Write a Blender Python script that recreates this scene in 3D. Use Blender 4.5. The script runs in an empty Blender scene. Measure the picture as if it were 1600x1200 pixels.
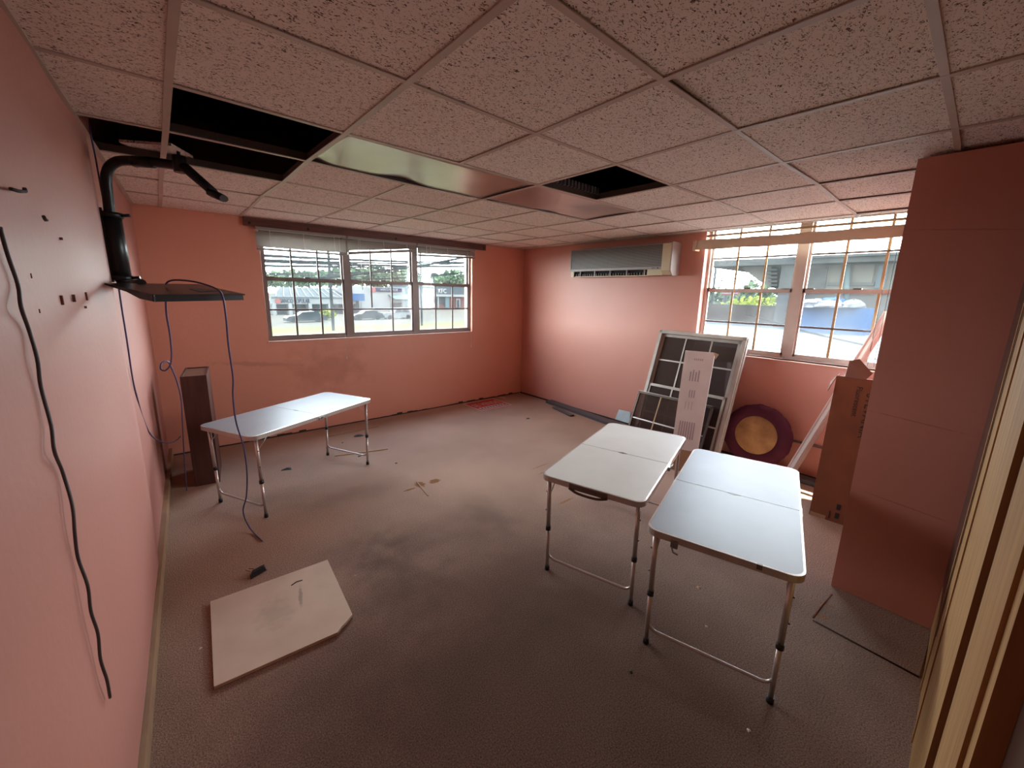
import bpy, bmesh, math, random
from mathutils import Vector, Matrix, noise
PI = math.pi
C = bpy.context.scene.collection
sc = bpy.context.scene
random.seed(7)

# ------------------------------------------------------------------ camera
FPX, PCX, PCY = 629.82, 804.62, 586.29          # focal length and principal point for 1600x1200
YAW, PITCH, ROLL = 0.72237, -0.2002, 0.023633
CZ, CE = 1.6809, 2.3798                          # eye height, ceiling height
cyw, syw, cp, sp, cr, sr = math.cos(YAW), math.sin(YAW), math.cos(PITCH), math.sin(PITCH), math.cos(ROLL), math.sin(ROLL)
FW = Vector((syw*cp, cyw*cp, sp)); R0 = Vector((cyw, -syw, 0)); U0 = R0.cross(FW)
RT = cr*R0 + sr*U0; UP = -sr*R0 + cr*U0
CAM = Vector((0, 0, CZ))
cam = bpy.data.cameras.new('camera'); co = bpy.data.objects.new('camera', cam); C.objects.link(co)
co.matrix_world = Matrix(((RT.x, UP.x, -FW.x, 0), (RT.y, UP.y, -FW.y, 0), (RT.z, UP.z, -FW.z, CZ), (0, 0, 0, 1)))
cam.sensor_width = 36; cam.lens = FPX*36/1600
cam.shift_x = (800-PCX)/1600; cam.shift_y = (PCY-600)/1600
cam.clip_start = 0.02; cam.clip_end = 2000
sc.camera = co

# ------------------------------------------------------------------ world, sun, exposure
SKY = 5.0
w = bpy.data.worlds.new('sky'); sc.world = w; w.use_nodes = True
nt = w.node_tree; nt.nodes.clear()
wo = nt.nodes.new('ShaderNodeOutputWorld'); bg = nt.nodes.new('ShaderNodeBackground')
tcw = nt.nodes.new('ShaderNodeTexCoord'); nsw = nt.nodes.new('ShaderNodeTexNoise'); nsw.inputs['Scale'].default_value = 2.2; nsw.inputs['Detail'].default_value = 5
rpw = nt.nodes.new('ShaderNodeValToRGB'); rpw.color_ramp.elements[0].position = .42; rpw.color_ramp.elements[1].position = .62
rpw.color_ramp.elements[0].color = (.80, .93, 1, 1); rpw.color_ramp.elements[1].color = (1, .975, .93, 1)
nt.links.new(tcw.outputs['Generated'], nsw.inputs['Vector']); nt.links.new(nsw.outputs['Fac'], rpw.inputs['Fac'])
sxw = nt.nodes.new('ShaderNodeSeparateXYZ'); nt.links.new(tcw.outputs['Generated'], sxw.inputs[0])
mrw = nt.nodes.new('ShaderNodeMapRange'); mrw.inputs[1].default_value = .05; mrw.inputs[2].default_value = .75; nt.links.new(sxw.outputs['Z'], mrw.inputs[0])
mxw = nt.nodes.new('ShaderNodeMix'); mxw.data_type = 'RGBA'; mxw.inputs[7].default_value = (.28, .35, .46, 1)      # hazy bright horizon, deeper zenith
nt.links.new(mrw.outputs[0], mxw.inputs[0]); nt.links.new(rpw.outputs['Color'], mxw.inputs[6])
nt.links.new(mxw.outputs[2], bg.inputs['Color']); bg.inputs['Strength'].default_value = SKY
nt.links.new(bg.outputs[0], wo.inputs[0])
sd = bpy.data.lights.new('sun', 'SUN'); sd.energy = 5.5; sd.angle = math.radians(1.0); sd.color = (1, .93, .8)
so = bpy.data.objects.new('sun', sd); C.objects.link(so)
so.rotation_euler = Vector((-.31, .04, -1)).to_track_quat('-Z', 'Y').to_euler()
for nm, loc, rot, sx, sy in (('window_portal', (2.2, 5.11, 1.7), (-PI/2, 0, 0), 2.7, 1.25), ('window_portal', (4.68, 1.2, 1.73), (0, PI/2, 0), 1.3, 1.85)):
    pd = bpy.data.lights.new(nm, 'AREA'); pd.shape = 'RECTANGLE'; pd.size = sx; pd.size_y = sy; pd.cycles.is_portal = True
    po = bpy.data.objects.new(nm, pd); C.objects.link(po); po.location = loc; po.rotation_euler = rot
sc.view_settings.view_transform = 'Standard'; sc.view_settings.look = 'None'
sc.view_settings.exposure = 2.92; sc.view_settings.gamma = 1; sc.view_settings.use_curve_mapping = False
cy = sc.cycles
cy.use_denoising = True; cy.max_bounces = 14; cy.diffuse_bounces = 8; cy.transparent_max_bounces = 24; cy.glossy_bounces = 4
cy.caustics_reflective = False; cy.caustics_refractive = False; cy.sample_clamp_indirect = 8

# ------------------------------------------------------------------ helpers
def ray(px, py):
    return FW + (px-PCX)/FPX*RT - (py-PCY)/FPX*UP
def at(px, py, ax, val):                          # real point seen at a pixel on the plane axis = val
    d = ray(px, py); return CAM + (val-CAM[ax])/d[ax]*d
def fl(px, py, z=0): return at(px, py, 2, z)

def srgb(r, g, b):
    f = lambda c: (c/255/12.92 if c <= 10 else ((c/255+.055)/1.055)**2.4)
    return (f(r), f(g), f(b), 1)
MATS = {}
def mat(name, col, rough=.6, metal=0, var=0.0, vscale=8, bump=0, bscale=60, col2=None, spec=.5, alpha=1, stretch=None, trans=0, emit=0):
    m = bpy.data.materials.new(name); m.use_nodes = True; n = m.node_tree.nodes; l = m.node_tree.links
    p = n['Principled BSDF']; p.inputs['Roughness'].default_value = rough; p.inputs['Metallic'].default_value = metal
    p.inputs['Specular IOR Level'].default_value = spec; p.inputs['Alpha'].default_value = alpha
    p.inputs['Transmission Weight'].default_value = trans
    tc = n.new('ShaderNodeTexCoord'); mp = n.new('ShaderNodeMapping'); l.new(tc.outputs['Object'], mp.inputs['Vector'])
    if stretch: mp.inputs['Scale'].default_value = stretch
    ns = n.new('ShaderNodeTexNoise'); ns.inputs['Scale'].default_value = vscale; ns.inputs['Detail'].default_value = 6
    l.new(mp.outputs[0], ns.inputs['Vector'])
    mx = n.new('ShaderNodeMix'); mx.data_type = 'RGBA'
    c2 = col2 or tuple(max(0, c*(1-.35)) for c in col[:3])+(1,)
    mx.inputs[6].default_value = col; mx.inputs[7].default_value = c2
    rp = n.new('ShaderNodeMapRange'); rp.inputs[1].default_value = .35; rp.inputs[2].default_value = .7; rp.inputs[4].default_value = var
    l.new(ns.outputs['Fac'], rp.inputs[0]); l.new(rp.outputs[0], mx.inputs[0]); l.new(mx.outputs[2], p.inputs['Base Color'])
    if bump:
        nb = n.new('ShaderNodeTexNoise'); nb.inputs['Scale'].default_value = bscale; nb.inputs['Detail'].default_value = 4
        l.new(mp.outputs[0], nb.inputs['Vector']); bp = n.new('ShaderNodeBump'); bp.inputs['Strength'].default_value = bump
        bp.inputs['Distance'].default_value = .004; l.new(nb.outputs['Fac'], bp.inputs['Height']); l.new(bp.outputs[0], p.inputs['Normal'])
    if emit:
        p.inputs['Emission Color'].default_value = col; p.inputs['Emission Strength'].default_value = emit
    m['mix'] = mx.name; MATS[name] = m
    return m
def overlay(m, kind, color, **k):
    """mix a marked patch (stain, crack) over a material; works in world position"""
    n = m.node_tree.nodes; l = m.node_tree.links; p = n['Principled BSDF']
    src = p.inputs['Base Color'].links[0].from_socket
    geo = n.new('ShaderNodeNewGeometry')
    ns = n.new('ShaderNodeTexNoise'); ns.inputs['Scale'].default_value = k.get('scale', 9); ns.inputs['Detail'].default_value = 6
    l.new(geo.outputs['Position'], ns.inputs['Vector'])
    mp = n.new('ShaderNodeMapping'); mp.vector_type = 'TEXTURE'
    mp.inputs['Location'].default_value = k['loc']; mp.inputs['Scale'].default_value = k['size']; mp.inputs['Rotation'].default_value = k.get('rot', (0, 0, 0))
    l.new(geo.outputs['Position'], mp.inputs['Vector'])
    ln = n.new('ShaderNodeVectorMath'); ln.operation = 'LENGTH'; l.new(mp.outputs[0], ln.inputs[0])
    ad = n.new('ShaderNodeMath'); ad.operation = 'MULTIPLY_ADD'; l.new(ns.outputs['Fac'], ad.inputs[0]); ad.inputs[1].default_value = k.get('rag', 1.2); l.new(ln.outputs['Value'], ad.inputs[2])
    r = n.new('ShaderNodeMapRange'); r.interpolation_type = 'SMOOTHSTEP'
    o = k.get('rag', 1.2)*.5
    r.inputs[1].default_value = 1+o-k.get('soft', .4); r.inputs[2].default_value = 1+o+k.get('soft', .4)*.2; r.inputs[3].default_value = k.get('amt', 1); r.inputs[4].default_value = 0
    l.new(ad.outputs[0], r.inputs[0])
    mx = n.new('ShaderNodeMix'); mx.data_type = 'RGBA'; l.new(r.outputs[0], mx.inputs[0]); l.new(src, mx.inputs[6]); mx.inputs[7].default_value = color
    l.new(mx.outputs[2], p.inputs['Base Color'])

def mesh_obj(name, verts, faces, m, parent=None, smooth=False):
    me = bpy.data.meshes.new(name); me.from_pydata([tuple(v) for v in verts], [], faces)
    me.materials.append(m)
    bm = bmesh.new(); bm.from_mesh(me); bmesh.ops.recalc_face_normals(bm, faces=bm.faces); bm.to_mesh(me); bm.free()
    if smooth:
        for p in me.polygons: p.use_smooth = True
    o = bpy.data.objects.new(name, me); C.objects.link(o)
    if parent: o.parent = parent
    return o
class MB:
    def __init__(s): s.v = []; s.f = []; s.sm = set()
    def add(s, vs, fs, smooth=False):
        b = len(s.v); s.v += [Vector(v) for v in vs]
        for f in fs:
            if smooth: s.sm.add(len(s.f))
            s.f.append([b+i for i in f])
    def box(s, a, b, M=None):
        x0, y0, z0 = a; x1, y1, z1 = b
        vs = [Vector(p) for p in ((x0, y0, z0), (x1, y0, z0), (x1, y1, z0), (x0, y1, z0), (x0, y0, z1), (x1, y0, z1), (x1, y1, z1), (x0, y1, z1))]
        if M: vs = [M@v for v in vs]
        s.add(vs, [(0, 3, 2, 1), (4, 5, 6, 7), (0, 1, 5, 4), (1, 2, 6, 5), (2, 3, 7, 6), (3, 0, 4, 7)]); return s
    def hexa(s, q8):
        s.add(q8, [(0, 3, 2, 1), (4, 5, 6, 7), (0, 1, 5, 4), (1, 2, 6, 5), (2, 3, 7, 6), (3, 0, 4, 7)]); return s
    def prism(s, poly, h, M=None):                 # polygon in xy, extruded h in z
        n = len(poly); vs = [Vector((p[0], p[1], 0)) for p in poly]+[Vector((p[0], p[1], h)) for p in poly]
        if M: vs = [M@v for v in vs]
        s.add(vs, [tuple(range(n))[::-1], tuple(range(n, 2*n))]+[(i, (i+1) % n, n+(i+1) % n, n+i) for i in range(n)]); return s
    def tube(s, pts, r, n=8, cap=True, flat=None):
        pts = [Vector(p) for p in pts]; rings = []
        t0 = (pts[1]-pts[0]).normalized(); up = Vector((0, 0, 1)) if abs(t0.z) < .9 else Vector((1, 0, 0))
        u = t0.cross(up).normalized()
        vs = []
        for i, p in enumerate(pts):
            t = ((pts[min(i+1, len(pts)-1)]-pts[max(i-1, 0)])).normalized()
            u = (u-t*u.dot(t)).normalized(); v = t.cross(u)
            rr = r[i] if isinstance(r, (list, tuple)) else r
            for k in range(n):
                a = 2*PI*k/n; vs.append(p+u*math.cos(a)*rr+v*math.sin(a)*rr*(flat or 1))
        fs = [(i*n+k, i*n+(k+1) % n, (i+1)*n+(k+1) % n, (i+1)*n+k) for i in range(len(pts)-1) for k in range(n)]
        s.add(vs, fs, True)
        if cap:
            b = len(s.v)-len(vs); s.f.append([b+k for k in range(n)][::-1]); s.f.append([b+(len(pts)-1)*n+k for k in range(n)])
        return s
    def build(s, name, m, parent=None, bevel=0):
        me = bpy.data.meshes.new(name); me.from_pydata([tuple(v) for v in s.v], [], s.f); me.materials.append(m)
        for i in s.sm: me.polygons[i].use_smooth = True
        bm = bmesh.new(); bm.from_mesh(me); bmesh.ops.recalc_face_normals(bm, faces=bm.faces)
        if bevel:
            bmesh.ops.bevel(bm, geom=[e for e in bm.edges], offset=bevel, segments=2, affect='EDGES', profile=.6)
        bm.to_mesh(me); bm.free()
        o = bpy.data.objects.new(name, me); C.objects.link(o)
        if parent: o.parent = parent
        return o
def tag(o, label=None, cat=None, group=None, kind=None):
    if label: o['label'] = label
    if cat: o['category'] = cat
    if group: o['group'] = group
    if kind: o['kind'] = kind
    return o
def empty(name, loc=(0, 0, 0), rz=0, label=None, cat=None, group=None, kind=None, M=None):
    o = bpy.data.objects.new(name, None); C.objects.link(o); o.empty_display_size = .05
    if M: o.matrix_world = M
    else: o.location = loc; o.rotation_euler = (0, 0, rz)
    return tag(o, label, cat, group, kind)
def copy_tree(o, parent=None):
    kids = [c for c in o.children]
    c = o.copy(); C.objects.link(c)
    if parent: c.parent = parent
    for k in kids: copy_tree(k, c)
    return c
def smoothpath(pts, k=6):
    pts = [Vector(p) for p in pts]; P = [pts[0]]+pts+[pts[-1]]; out = []
    for i in range(1, len(P)-2):
        for j in range(k):
            t = j/k; a, b, c, d = P[i-1:i+3]
            out.append(.5*((2*b)+(c-a)*t+(2*a-5*b+4*c-d)*t*t+(3*b-a-3*c+d)*t**3))
    out.append(pts[-1]); return out
def frame_M(o, x, y=None, z=None):                 # matrix from origin and axes
    return Matrix(((x.x, y.x, z.x, o.x), (x.y, y.y, z.y, o.y), (x.z, y.z, z.z, o.z), (0, 0, 0, 1)))
def text(name, body, size, M, m, parent, depth=.002, ax='CENTER'):
    cu = bpy.data.curves.new(name, 'FONT'); cu.body = body; cu.size = size; cu.extrude = depth; cu.align_x = ax; cu.align_y = 'CENTER'; cu.resolution_u = 2
    o = bpy.data.objects.new('tmp', cu); C.objects.link(o)
    dg = bpy.context.evaluated_depsgraph_get(); me = bpy.data.meshes.new_from_object(o.evaluated_get(dg)); bpy.data.objects.remove(o)
    me.transform(M); me.materials.clear(); me.materials.append(m)
    o = bpy.data.objects.new(name, me); C.objects.link(o); o.parent = parent
    return o

# ------------------------------------------------------------------ materials
PAINT = (.72, .32, .225, 1)
def wallpaint(name, col, rough=.45):
    return mat(name, col, rough, var=.25, vscale=1.6, bump=.25, bscale=35, col2=(col[0]*.85, col[1]*.78, col[2]*.78, 1))
M_back = wallpaint('back wall salmon paint', PAINT)
overlay(M_back, 'stain', (.22, .08, .05, 1), loc=(.75, 5.1, .86), size=(.45, 1, .03), rot=(0, .12, 0), scale=18, amt=.25, rag=1.6, soft=.7)
overlay(M_back, 'stain', (.3, .11, .08, 1), loc=(1.5, 5.1, .75), size=(.5, 1, .3), scale=7, amt=.35, rag=1.8, soft=.9)
M_right = wallpaint('right wall salmon paint', (.62, .275, .215, 1))
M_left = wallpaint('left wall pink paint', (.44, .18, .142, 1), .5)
M_pil = wallpaint('closet wall paint', (.60, .25, .19, 1))
for zc, yc in ((1.08, 0.12), (0.62, .1), (2.02, .1)):
    overlay(M_pil, 'crack', (.3, .11, .08, 1), loc=(2.87, yc, zc), size=(1, .22, .004), rot=(.09, 0, 0), scale=30, amt=.5, rag=1.3, soft=.5)
M_carpet = mat('brown carpet', (.41, .262, .193, 1), .95, var=.8, vscale=1.3, bump=.0, col2=(.30, .187, .138, 1), spec=.1)
def carpetize(m):
    n = m.node_tree.nodes; l = m.node_tree.links; p = n['Principled BSDF']; src = p.inputs['Base Color'].links[0].from_socket
    geo = n.new('ShaderNodeNewGeometry'); ns = n.new('ShaderNodeTexNoise'); ns.inputs['Scale'].default_value = 170; ns.inputs['Detail'].default_value = 3
    l.new(geo.outputs['Position'], ns.inputs['Vector'])
    r = n.new('ShaderNodeMapRange'); r.inputs[1].default_value = .3; r.inputs[2].default_value = .7; r.inputs[3].default_value = .55; r.inputs[4].default_value = 1.45
    l.new(ns.outputs['Fac'], r.inputs[0]); v = n.new('ShaderNodeVectorMath'); v.operation = 'SCALE'; l.new(src, v.inputs[0]); l.new(r.outputs[0], v.inputs['Scale']); l.new(v.outputs[0], p.inputs['Base Color'])
    b = n.new('ShaderNodeBump'); b.inputs['Strength'].default_value = .6; b.inputs['Distance'].default_value = .004; l.new(ns.outputs['Fac'], b.inputs['Height']); l.new(b.outputs[0], p.inputs['Normal'])
DK = (.085, .055, .043, 1)
overlay(M_carpet, 'near_tone', (.105, .058, .045, 1), loc=(1.1, .9, 0), size=(2.4, 1.9, 1), scale=1.5, amt=.85, rag=.7, soft=.9)  # broad darker tone over the near part of the carpet
for (px, py), sz, am in (((620, 900), (.28, .5, 1), .75), ((560, 860), (.3, .25, 1), .5), ((640, 850), (.3, .3, 1), .45), ((500, 1090), (.5, .5, 1), .5), ((700, 1060), (.5, .3, 1), .45), ((420, 780), (.5, .25, 1), .4),
                         ((760, 800), (.25, .35, 1), .4), ((850, 960), (.4, .25, 1), .35), ((560, 770), (.45, .2, 1), .4), ((1330, 1000), (.3, .3, 1), .4)):
    q = fl(px, py); overlay(M_carpet, 'stain', DK, loc=q, size=sz, scale=6, amt=am*.7, rag=1.3, soft=1.1)
for (px, py), sz in (((656, 757), (.05, .06, 1)), ((679, 752), (.06, .045, 1)), ((640, 765), (.06, .015, 1))):
    overlay(M_carpet, 'rust', (.20, .085, .025, 1), loc=fl(px, py), size=sz, scale=40, amt=.9, rag=1.2, soft=.4)
for (px, py), sz in (((884, 783), (.11, .015, 1)), ((845, 728), (.14, .01, 1)), ((850, 738), (.1, .01, 1)), ((1285, 965), (.02, .03, 1)), ((1290, 945), (.012, .05, 1))):
    overlay(M_carpet, 'rust', (.26, .12, .05, 1), loc=fl(px, py), size=sz, scale=60, amt=.8, rag=1.4, soft=.5)
carpetize(M_carpet)
M_tile = mat('fissured ceiling tile', (.93, .87, .81, 1), .9, var=.35, vscale=2.5, col2=(.85, .79, .73, 1), spec=.15)
def fissure(m):
    n = m.node_tree.nodes; l = m.node_tree.links; p = n['Principled BSDF']; src = p.inputs['Base Color'].links[0].from_socket
    geo = n.new('ShaderNodeNewGeometry'); mp = n.new('ShaderNodeMapping'); mp.inputs['Scale'].default_value = (1, 1.5, 1); l.new(geo.outputs['Position'], mp.inputs[0])
    ns = n.new('ShaderNodeTexNoise'); ns.inputs['Scale'].default_value = 84; ns.inputs['Detail'].default_value = 2.5; ns.inputs['Distortion'].default_value = 1.5
    l.new(mp.outputs[0], ns.inputs['Vector'])
    r = n.new('ShaderNodeMapRange'); r.inputs[1].default_value = .36; r.inputs[2].default_value = .43; r.inputs[3].default_value = 1; r.inputs[4].default_value = 0
    l.new(ns.outputs['Fac'], r.inputs[0]); mx = n.new('ShaderNodeMix'); mx.data_type = 'RGBA'; l.new(r.outputs[0], mx.inputs[0]); l.new(src, mx.inputs[6]); mx.inputs[7].default_value = (.15, .09, .07, 1); l.new(mx.outputs[2], p.inputs['Base Color'])
    b = n.new('ShaderNodeBump'); b.inputs['Strength'].default_value = .5; b.inputs['Distance'].default_value = .004; b.invert = True; l.new(r.outputs[0], b.inputs['Height']); l.new(b.outputs[0], p.inputs['Normal'])
fissure(M_tile)
M_tee = mat('painted ceiling tee', (.58, .50, .44, 1), .45, var=.3, vscale=5)
M_tee2 = mat('bare tee web', (.10, .08, .07, 1), .5, var=.3)
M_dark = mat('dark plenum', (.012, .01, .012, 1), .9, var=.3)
M_sheet = mat('grey diffuser sheet', (.52, .46, .43, 1), .28, metal=.5, var=.4, vscale=2, col2=(.25, .20, .19, 1), spec=.6)
M_alu = mat('mill aluminium', (.62, .56, .52, 1), .35, metal=.75, var=.3, vscale=12)
M_wframe = mat('window aluminium', (.22, .17, .155, 1), .45, metal=.3, var=.4, vscale=6)
M_wframe2 = mat('pale window aluminium', (.62, .50, .44, 1), .45, metal=.2, var=.4, vscale=6)
M_munt = mat('brown muntin', (.15, .11, .10, 1), .45, metal=.2, var=.3)
M_munt2 = mat('tan painted muntin', (.45, .27, .13, 1), .5, var=.4)
M_white = mat('white enamel', (.90, .90, .90, 1), .28, var=.15, vscale=4, col2=(.68, .66, .66, 1))
M_ltop = {}
for i, c in enumerate(((.26, .255, .27, 1), (.68, .65, .60, 1), (.25, .26, .295, 1))):
    M_ltop[i] = mat('laminate top %d' % i, c, .45, var=.35, vscale=5, col2=(c[0]*.8, c[1]*.78, c[2]*.78, 1))
M_black = mat('black plastic', (.012, .011, .012, 1), .4, var=.2)
M_blackm = mat('black powder coat', (.010, .009, .010, 1), .38, metal=.2, var=.2)
M_traytop = mat('black tray', (.016, .016, .018, 1), .25, var=.4, vscale=10)
M_wood_d = mat('dark red wood', (.085, .028, .020, 1), .45, var=.8, vscale=5, stretch=(9, 9, .6), col2=(.045, .014, .011, 1))
M_wood_t = mat('speaker top', (.20, .095, .06, 1), .5, var=.6, vscale=20)
M_board = mat('brown valance wood', (.15, .045, .026, 1), .5, var=.8, vscale=6, stretch=(.6, 8, 8), col2=(.07, .02, .014, 1))
M_pine = mat('pine casing', (.38, .20, .08, 1), .7, spec=.15, var=.9, vscale=5, stretch=(6, 6, .35), col2=(.24, .12, .05, 1))
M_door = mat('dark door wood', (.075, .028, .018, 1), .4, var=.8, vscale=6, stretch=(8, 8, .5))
M_base = mat('yellowed baseboard', (.36, .22, .12, 1), .5, var=.7, vscale=7, col2=(.25, .13, .08, 1))
M_ivory = mat('aged ivory plastic', (.62, .52, .34, 1), .45, var=.3, vscale=5)
M_grill = mat('grey grille', (.17, .125, .095, 1), .5, var=.6, vscale=9, stretch=(1, 12, .4), col2=(.11, .09, .08, 1))
M_acbody = mat('grey plastic body', (.40, .35, .33, 1), .45, var=.2)
M_slat = mat('blind slat', (.40, .37, .34, 1), .45, var=.3, vscale=8)
M_rail = mat('blind rail', (.30, .27, .25, 1), .5, var=.3)
M_cord = mat('white cord', (.75, .72, .70, 1), .6)
M_blue = mat('blue network cable', (.075, .065, .16, 1), .45)
M_gcab = mat('grey cable', (.055, .04, .04, 1), .5)
M_shade = mat('beige folded shade', (.66, .52, .38, 1), .8, var=.5, vscale=5)
M_gyp = mat('ceiling board back', (.64, .48, .36, 1), .85, var=.7, vscale=5, col2=(.53, .38, .28, 1))
overlay(M_gyp, 'smudge', (.22, .16, .13, 1), loc=fl(430, 960), size=(.10, .14, 1), scale=22, amt=.28, rag=1.6, soft=.8)
overlay(M_gyp, 'smudge', (.2, .14, .11, 1), loc=fl(470, 935), size=(.012, .09, 1), rot=(0, 0, -.2), scale=40, amt=.55, rag=1.4, soft=.6)
M_card = mat('brown cardboard', (.20, .072, .036, 1), .75, var=.6, vscale=5, col2=(.14, .045, .025, 1), spec=.2)
M_cardl = mat('torn cardboard edge', (.34, .19, .11, 1), .8, var=.5)
M_wbox = mat('white carton', (.70, .60, .56, 1), .7, var=.4, vscale=4)
M_ink = mat('faded print', (.36, .28, .30, 1), .7)
M_bink = mat('black ink', (.012, .01, .01, 1), .7)
M_plum = mat('plum fabric', (.10, .012, .04, 1), .8, var=.6, vscale=12, bump=.4, bscale=25)
M_foam = mat('stained foam', (.62, .40, .19, 1), .95, var=.8, vscale=7, col2=(.28, .15, .07, 1), bump=.5, bscale=50)
M_red = mat('red sign print', (.42, .02, .02, 1), .5, var=.4, vscale=15)
M_signw = mat('white sign print', (.62, .50, .47, 1), .5, var=.3)
M_metal = mat('dark grey metal strip', (.085, .075, .08, 1), .5, metal=.2, var=.4)
M_paper = mat('pale blue plastic scrap', (.40, .47, .50, 1), .5, var=.4)
M_stick = mat('bare wood stick', (.50, .28, .13, 1), .6, var=.5)
M_bits = mat('dark scraps', (.03, .022, .018, 1), .7)
M_chip = mat('pale scraps', (.6, .52, .45, 1), .8)
def glassmat(name, tint, dirt, base=.10, spec=.05, col=(.8, .86, .84, 1), grad=None):
    m = bpy.data.materials.new(name); m.use_nodes = True; n = m.node_tree.nodes; l = m.node_tree.links; n.clear()
    out = n.new('ShaderNodeOutputMaterial'); tr = n.new('ShaderNodeBsdfTransparent'); tr.inputs[0].default_value = tint
    df = n.new('ShaderNodeBsdfDiffuse'); df.inputs[0].default_value = col; tl = n.new('ShaderNodeBsdfTranslucent'); tl.inputs[0].default_value = col
    a = n.new('ShaderNodeMixShader'); a.inputs[0].default_value = .7; l.new(df.outputs[0], a.inputs[1]); l.new(tl.outputs[0], a.inputs[2])
    geo = n.new('ShaderNodeNewGeometry'); ns = n.new('ShaderNodeTexNoise'); ns.inputs['Scale'].default_value = 2.6; ns.inputs['Detail'].default_value = 4; l.new(geo.outputs['Position'], ns.inputs['Vector'])
    r = n.new('ShaderNodeMapRange'); r.inputs[1].default_value = .35; r.inputs[2].default_value = .7; r.inputs[3].default_value = base; r.inputs[4].default_value = dirt; l.new(ns.outputs['Fac'], r.inputs[0])
    fac = r.outputs[0]
    if grad:
        sx = n.new('ShaderNodeSeparateXYZ'); l.new(geo.outputs['Position'], sx.inputs[0]); g = n.new('ShaderNodeMapRange'); g.interpolation_type = 'SMOOTHSTEP'
        g.inputs[1].default_value = grad[0]; g.inputs[2].default_value = grad[1]; g.inputs[3].default_value = grad[2]; g.inputs[4].default_value = 0; l.new(sx.outputs['Z'], g.inputs[0])
        s = n.new('ShaderNodeMath'); s.operation = 'ADD'; s.use_clamp = True; l.new(fac, s.inputs[0]); l.new(g.outputs[0], s.inputs[1]); fac = s.outputs[0]
    b = n.new('ShaderNodeMixShader'); l.new(fac, b.inputs[0]); l.new(tr.outputs[0], b.inputs[1]); l.new(a.outputs[0], b.inputs[2])
    gl = n.new('ShaderNodeBsdfGlossy'); gl.inputs['Roughness'].default_value = .05; c = n.new('ShaderNodeMixShader'); c.inputs[0].default_value = spec
    l.new(b.outputs[0], c.inputs[1]); l.new(gl.outputs[0], c.inputs[2]); l.new(c.outputs[0], out.inputs[0])
    return m
M_glass = glassmat('dusty window glass', (.95, .98, .97, 1), .018, .005)
M_glass_low = glassmat('dirty lower glass', (.95, .98, .97, 1), .022, .008, grad=(1.10, 1.40, .03))
M_glass_r = glassmat('grimy lower glass', (.95, .98, 1, 1), .022, .008, grad=(1.20, 1.5, .04), col=(.82, .88, .88, 1))
M_dglass = mat('dark screened glass', (.060, .042, .038, 1), .12, spec=.6, alpha=.90, var=.5, vscale=5)

# ================================================================== SETTING
def wall_x(y): return -.312+.0455*y            # left wall runs slightly out of square
def back_y(x): return 5.116-.0196*(x+.078)
XR = 4.56
PX, PY0, PY1 = 2.87, -.115, .326
floor = empty('floor', kind='structure')
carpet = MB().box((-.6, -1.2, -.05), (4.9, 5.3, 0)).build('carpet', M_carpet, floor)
# carpet offcut beside the closet wall
q = [fl(1270, 970), fl(1301, 929), fl(1455, 990), fl(1436, 1058)]
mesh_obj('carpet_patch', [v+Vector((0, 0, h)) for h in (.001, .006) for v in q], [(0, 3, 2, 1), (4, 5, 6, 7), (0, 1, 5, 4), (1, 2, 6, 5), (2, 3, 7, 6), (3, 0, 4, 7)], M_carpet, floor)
m_rust = mat('rusty tack strip', (.22, .075, .03, 1), .8, var=.8, vscale=40)
MB().tube([fl(1271, 966)+Vector((0, 0, .004)), fl(1283, 948)+Vector((0, 0, .005)), fl(1299, 930)+Vector((0, 0, .004))], .006, 6).build('tack_strip', m_rust, floor)
m_seam = mat('dark carpet seam', (.045, .018, .010, 1), .9)
MB().tube([fl(1275, 972)+Vector((0, 0, .002)), fl(1436, 1059)+Vector((0, 0, .002))], .005, 5).build('carpet_seam', m_seam, floor)

# back wall with a window opening, one mesh, 0.2 thick
WIN1 = (.875, 3.555, 1.095, 2.31)
wb = MB()
def bwbox(x0, x1, z0, z1, d0=0, d1=.2):
    q8 = [Vector((x0, back_y(x0)+d0, z0)), Vector((x1, back_y(x1)+d0, z0)), Vector((x1, back_y(x1)+d1, z0)), Vector((x0, back_y(x0)+d1, z0))]
    wb.hexa(q8+[v+Vector((0, 0, z1-z0)) for v in q8])
bwbox(-.6, WIN1[0], 0, 3.3); bwbox(WIN1[1], 4.9, 0, 3.3); bwbox(WIN1[0], WIN1[1], 0, WIN1[2]); bwbox(WIN1[0], WIN1[1], WIN1[3], 3.3)
tag(wb.build('wall_back', M_back), kind='structure')
WIN2 = (.30, 2.09, 1.10, 2.47)
wr = MB()
for y0, y1, z0, z1 in ((-1.2, WIN2[0], 0, 3.3), (WIN2[1], 5.4, 0, 3.3), (WIN2[0], WIN2[1], 0, WIN2[2]), (WIN2[0], WIN2[1], WIN2[3], 3.3)):
    wr.box((XR, y0, z0), (XR+.2, y1, z1))
wall_right = tag(wr.build('wall_right', M_right), kind='structure')
wl = MB()
def lw(y0, y1, z0, z1, off=0, th=.15, ny=1, nz=1, bulge=0):
    for i in range(ny):
        for j in range(nz):
            ya, yb = y0+(y1-y0)*i/ny, y0+(y1-y0)*(i+1)/ny; za, zb = z0+(z1-z0)*j/nz, z0+(z1-z0)*(j+1)/nz
            def P(y, z, t):
                b = bulge*math.sin(PI*min(1, max(0, (z-z0)/(z1-z0))))**1.3*math.exp(-((y-2.6)/.45)**2) if t == 0 else 0
                return Vector((wall_x(y)+off+b-t, y, z))
            wl.hexa([P(ya, za, th), P(ya, za, 0), P(yb, za, 0), P(yb, za, th), P(ya, zb, th), P(ya, zb, 0), P(yb, zb, 0), P(yb, zb, th)])
lw(-1.2, 5.3, 0, 3.3)
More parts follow.
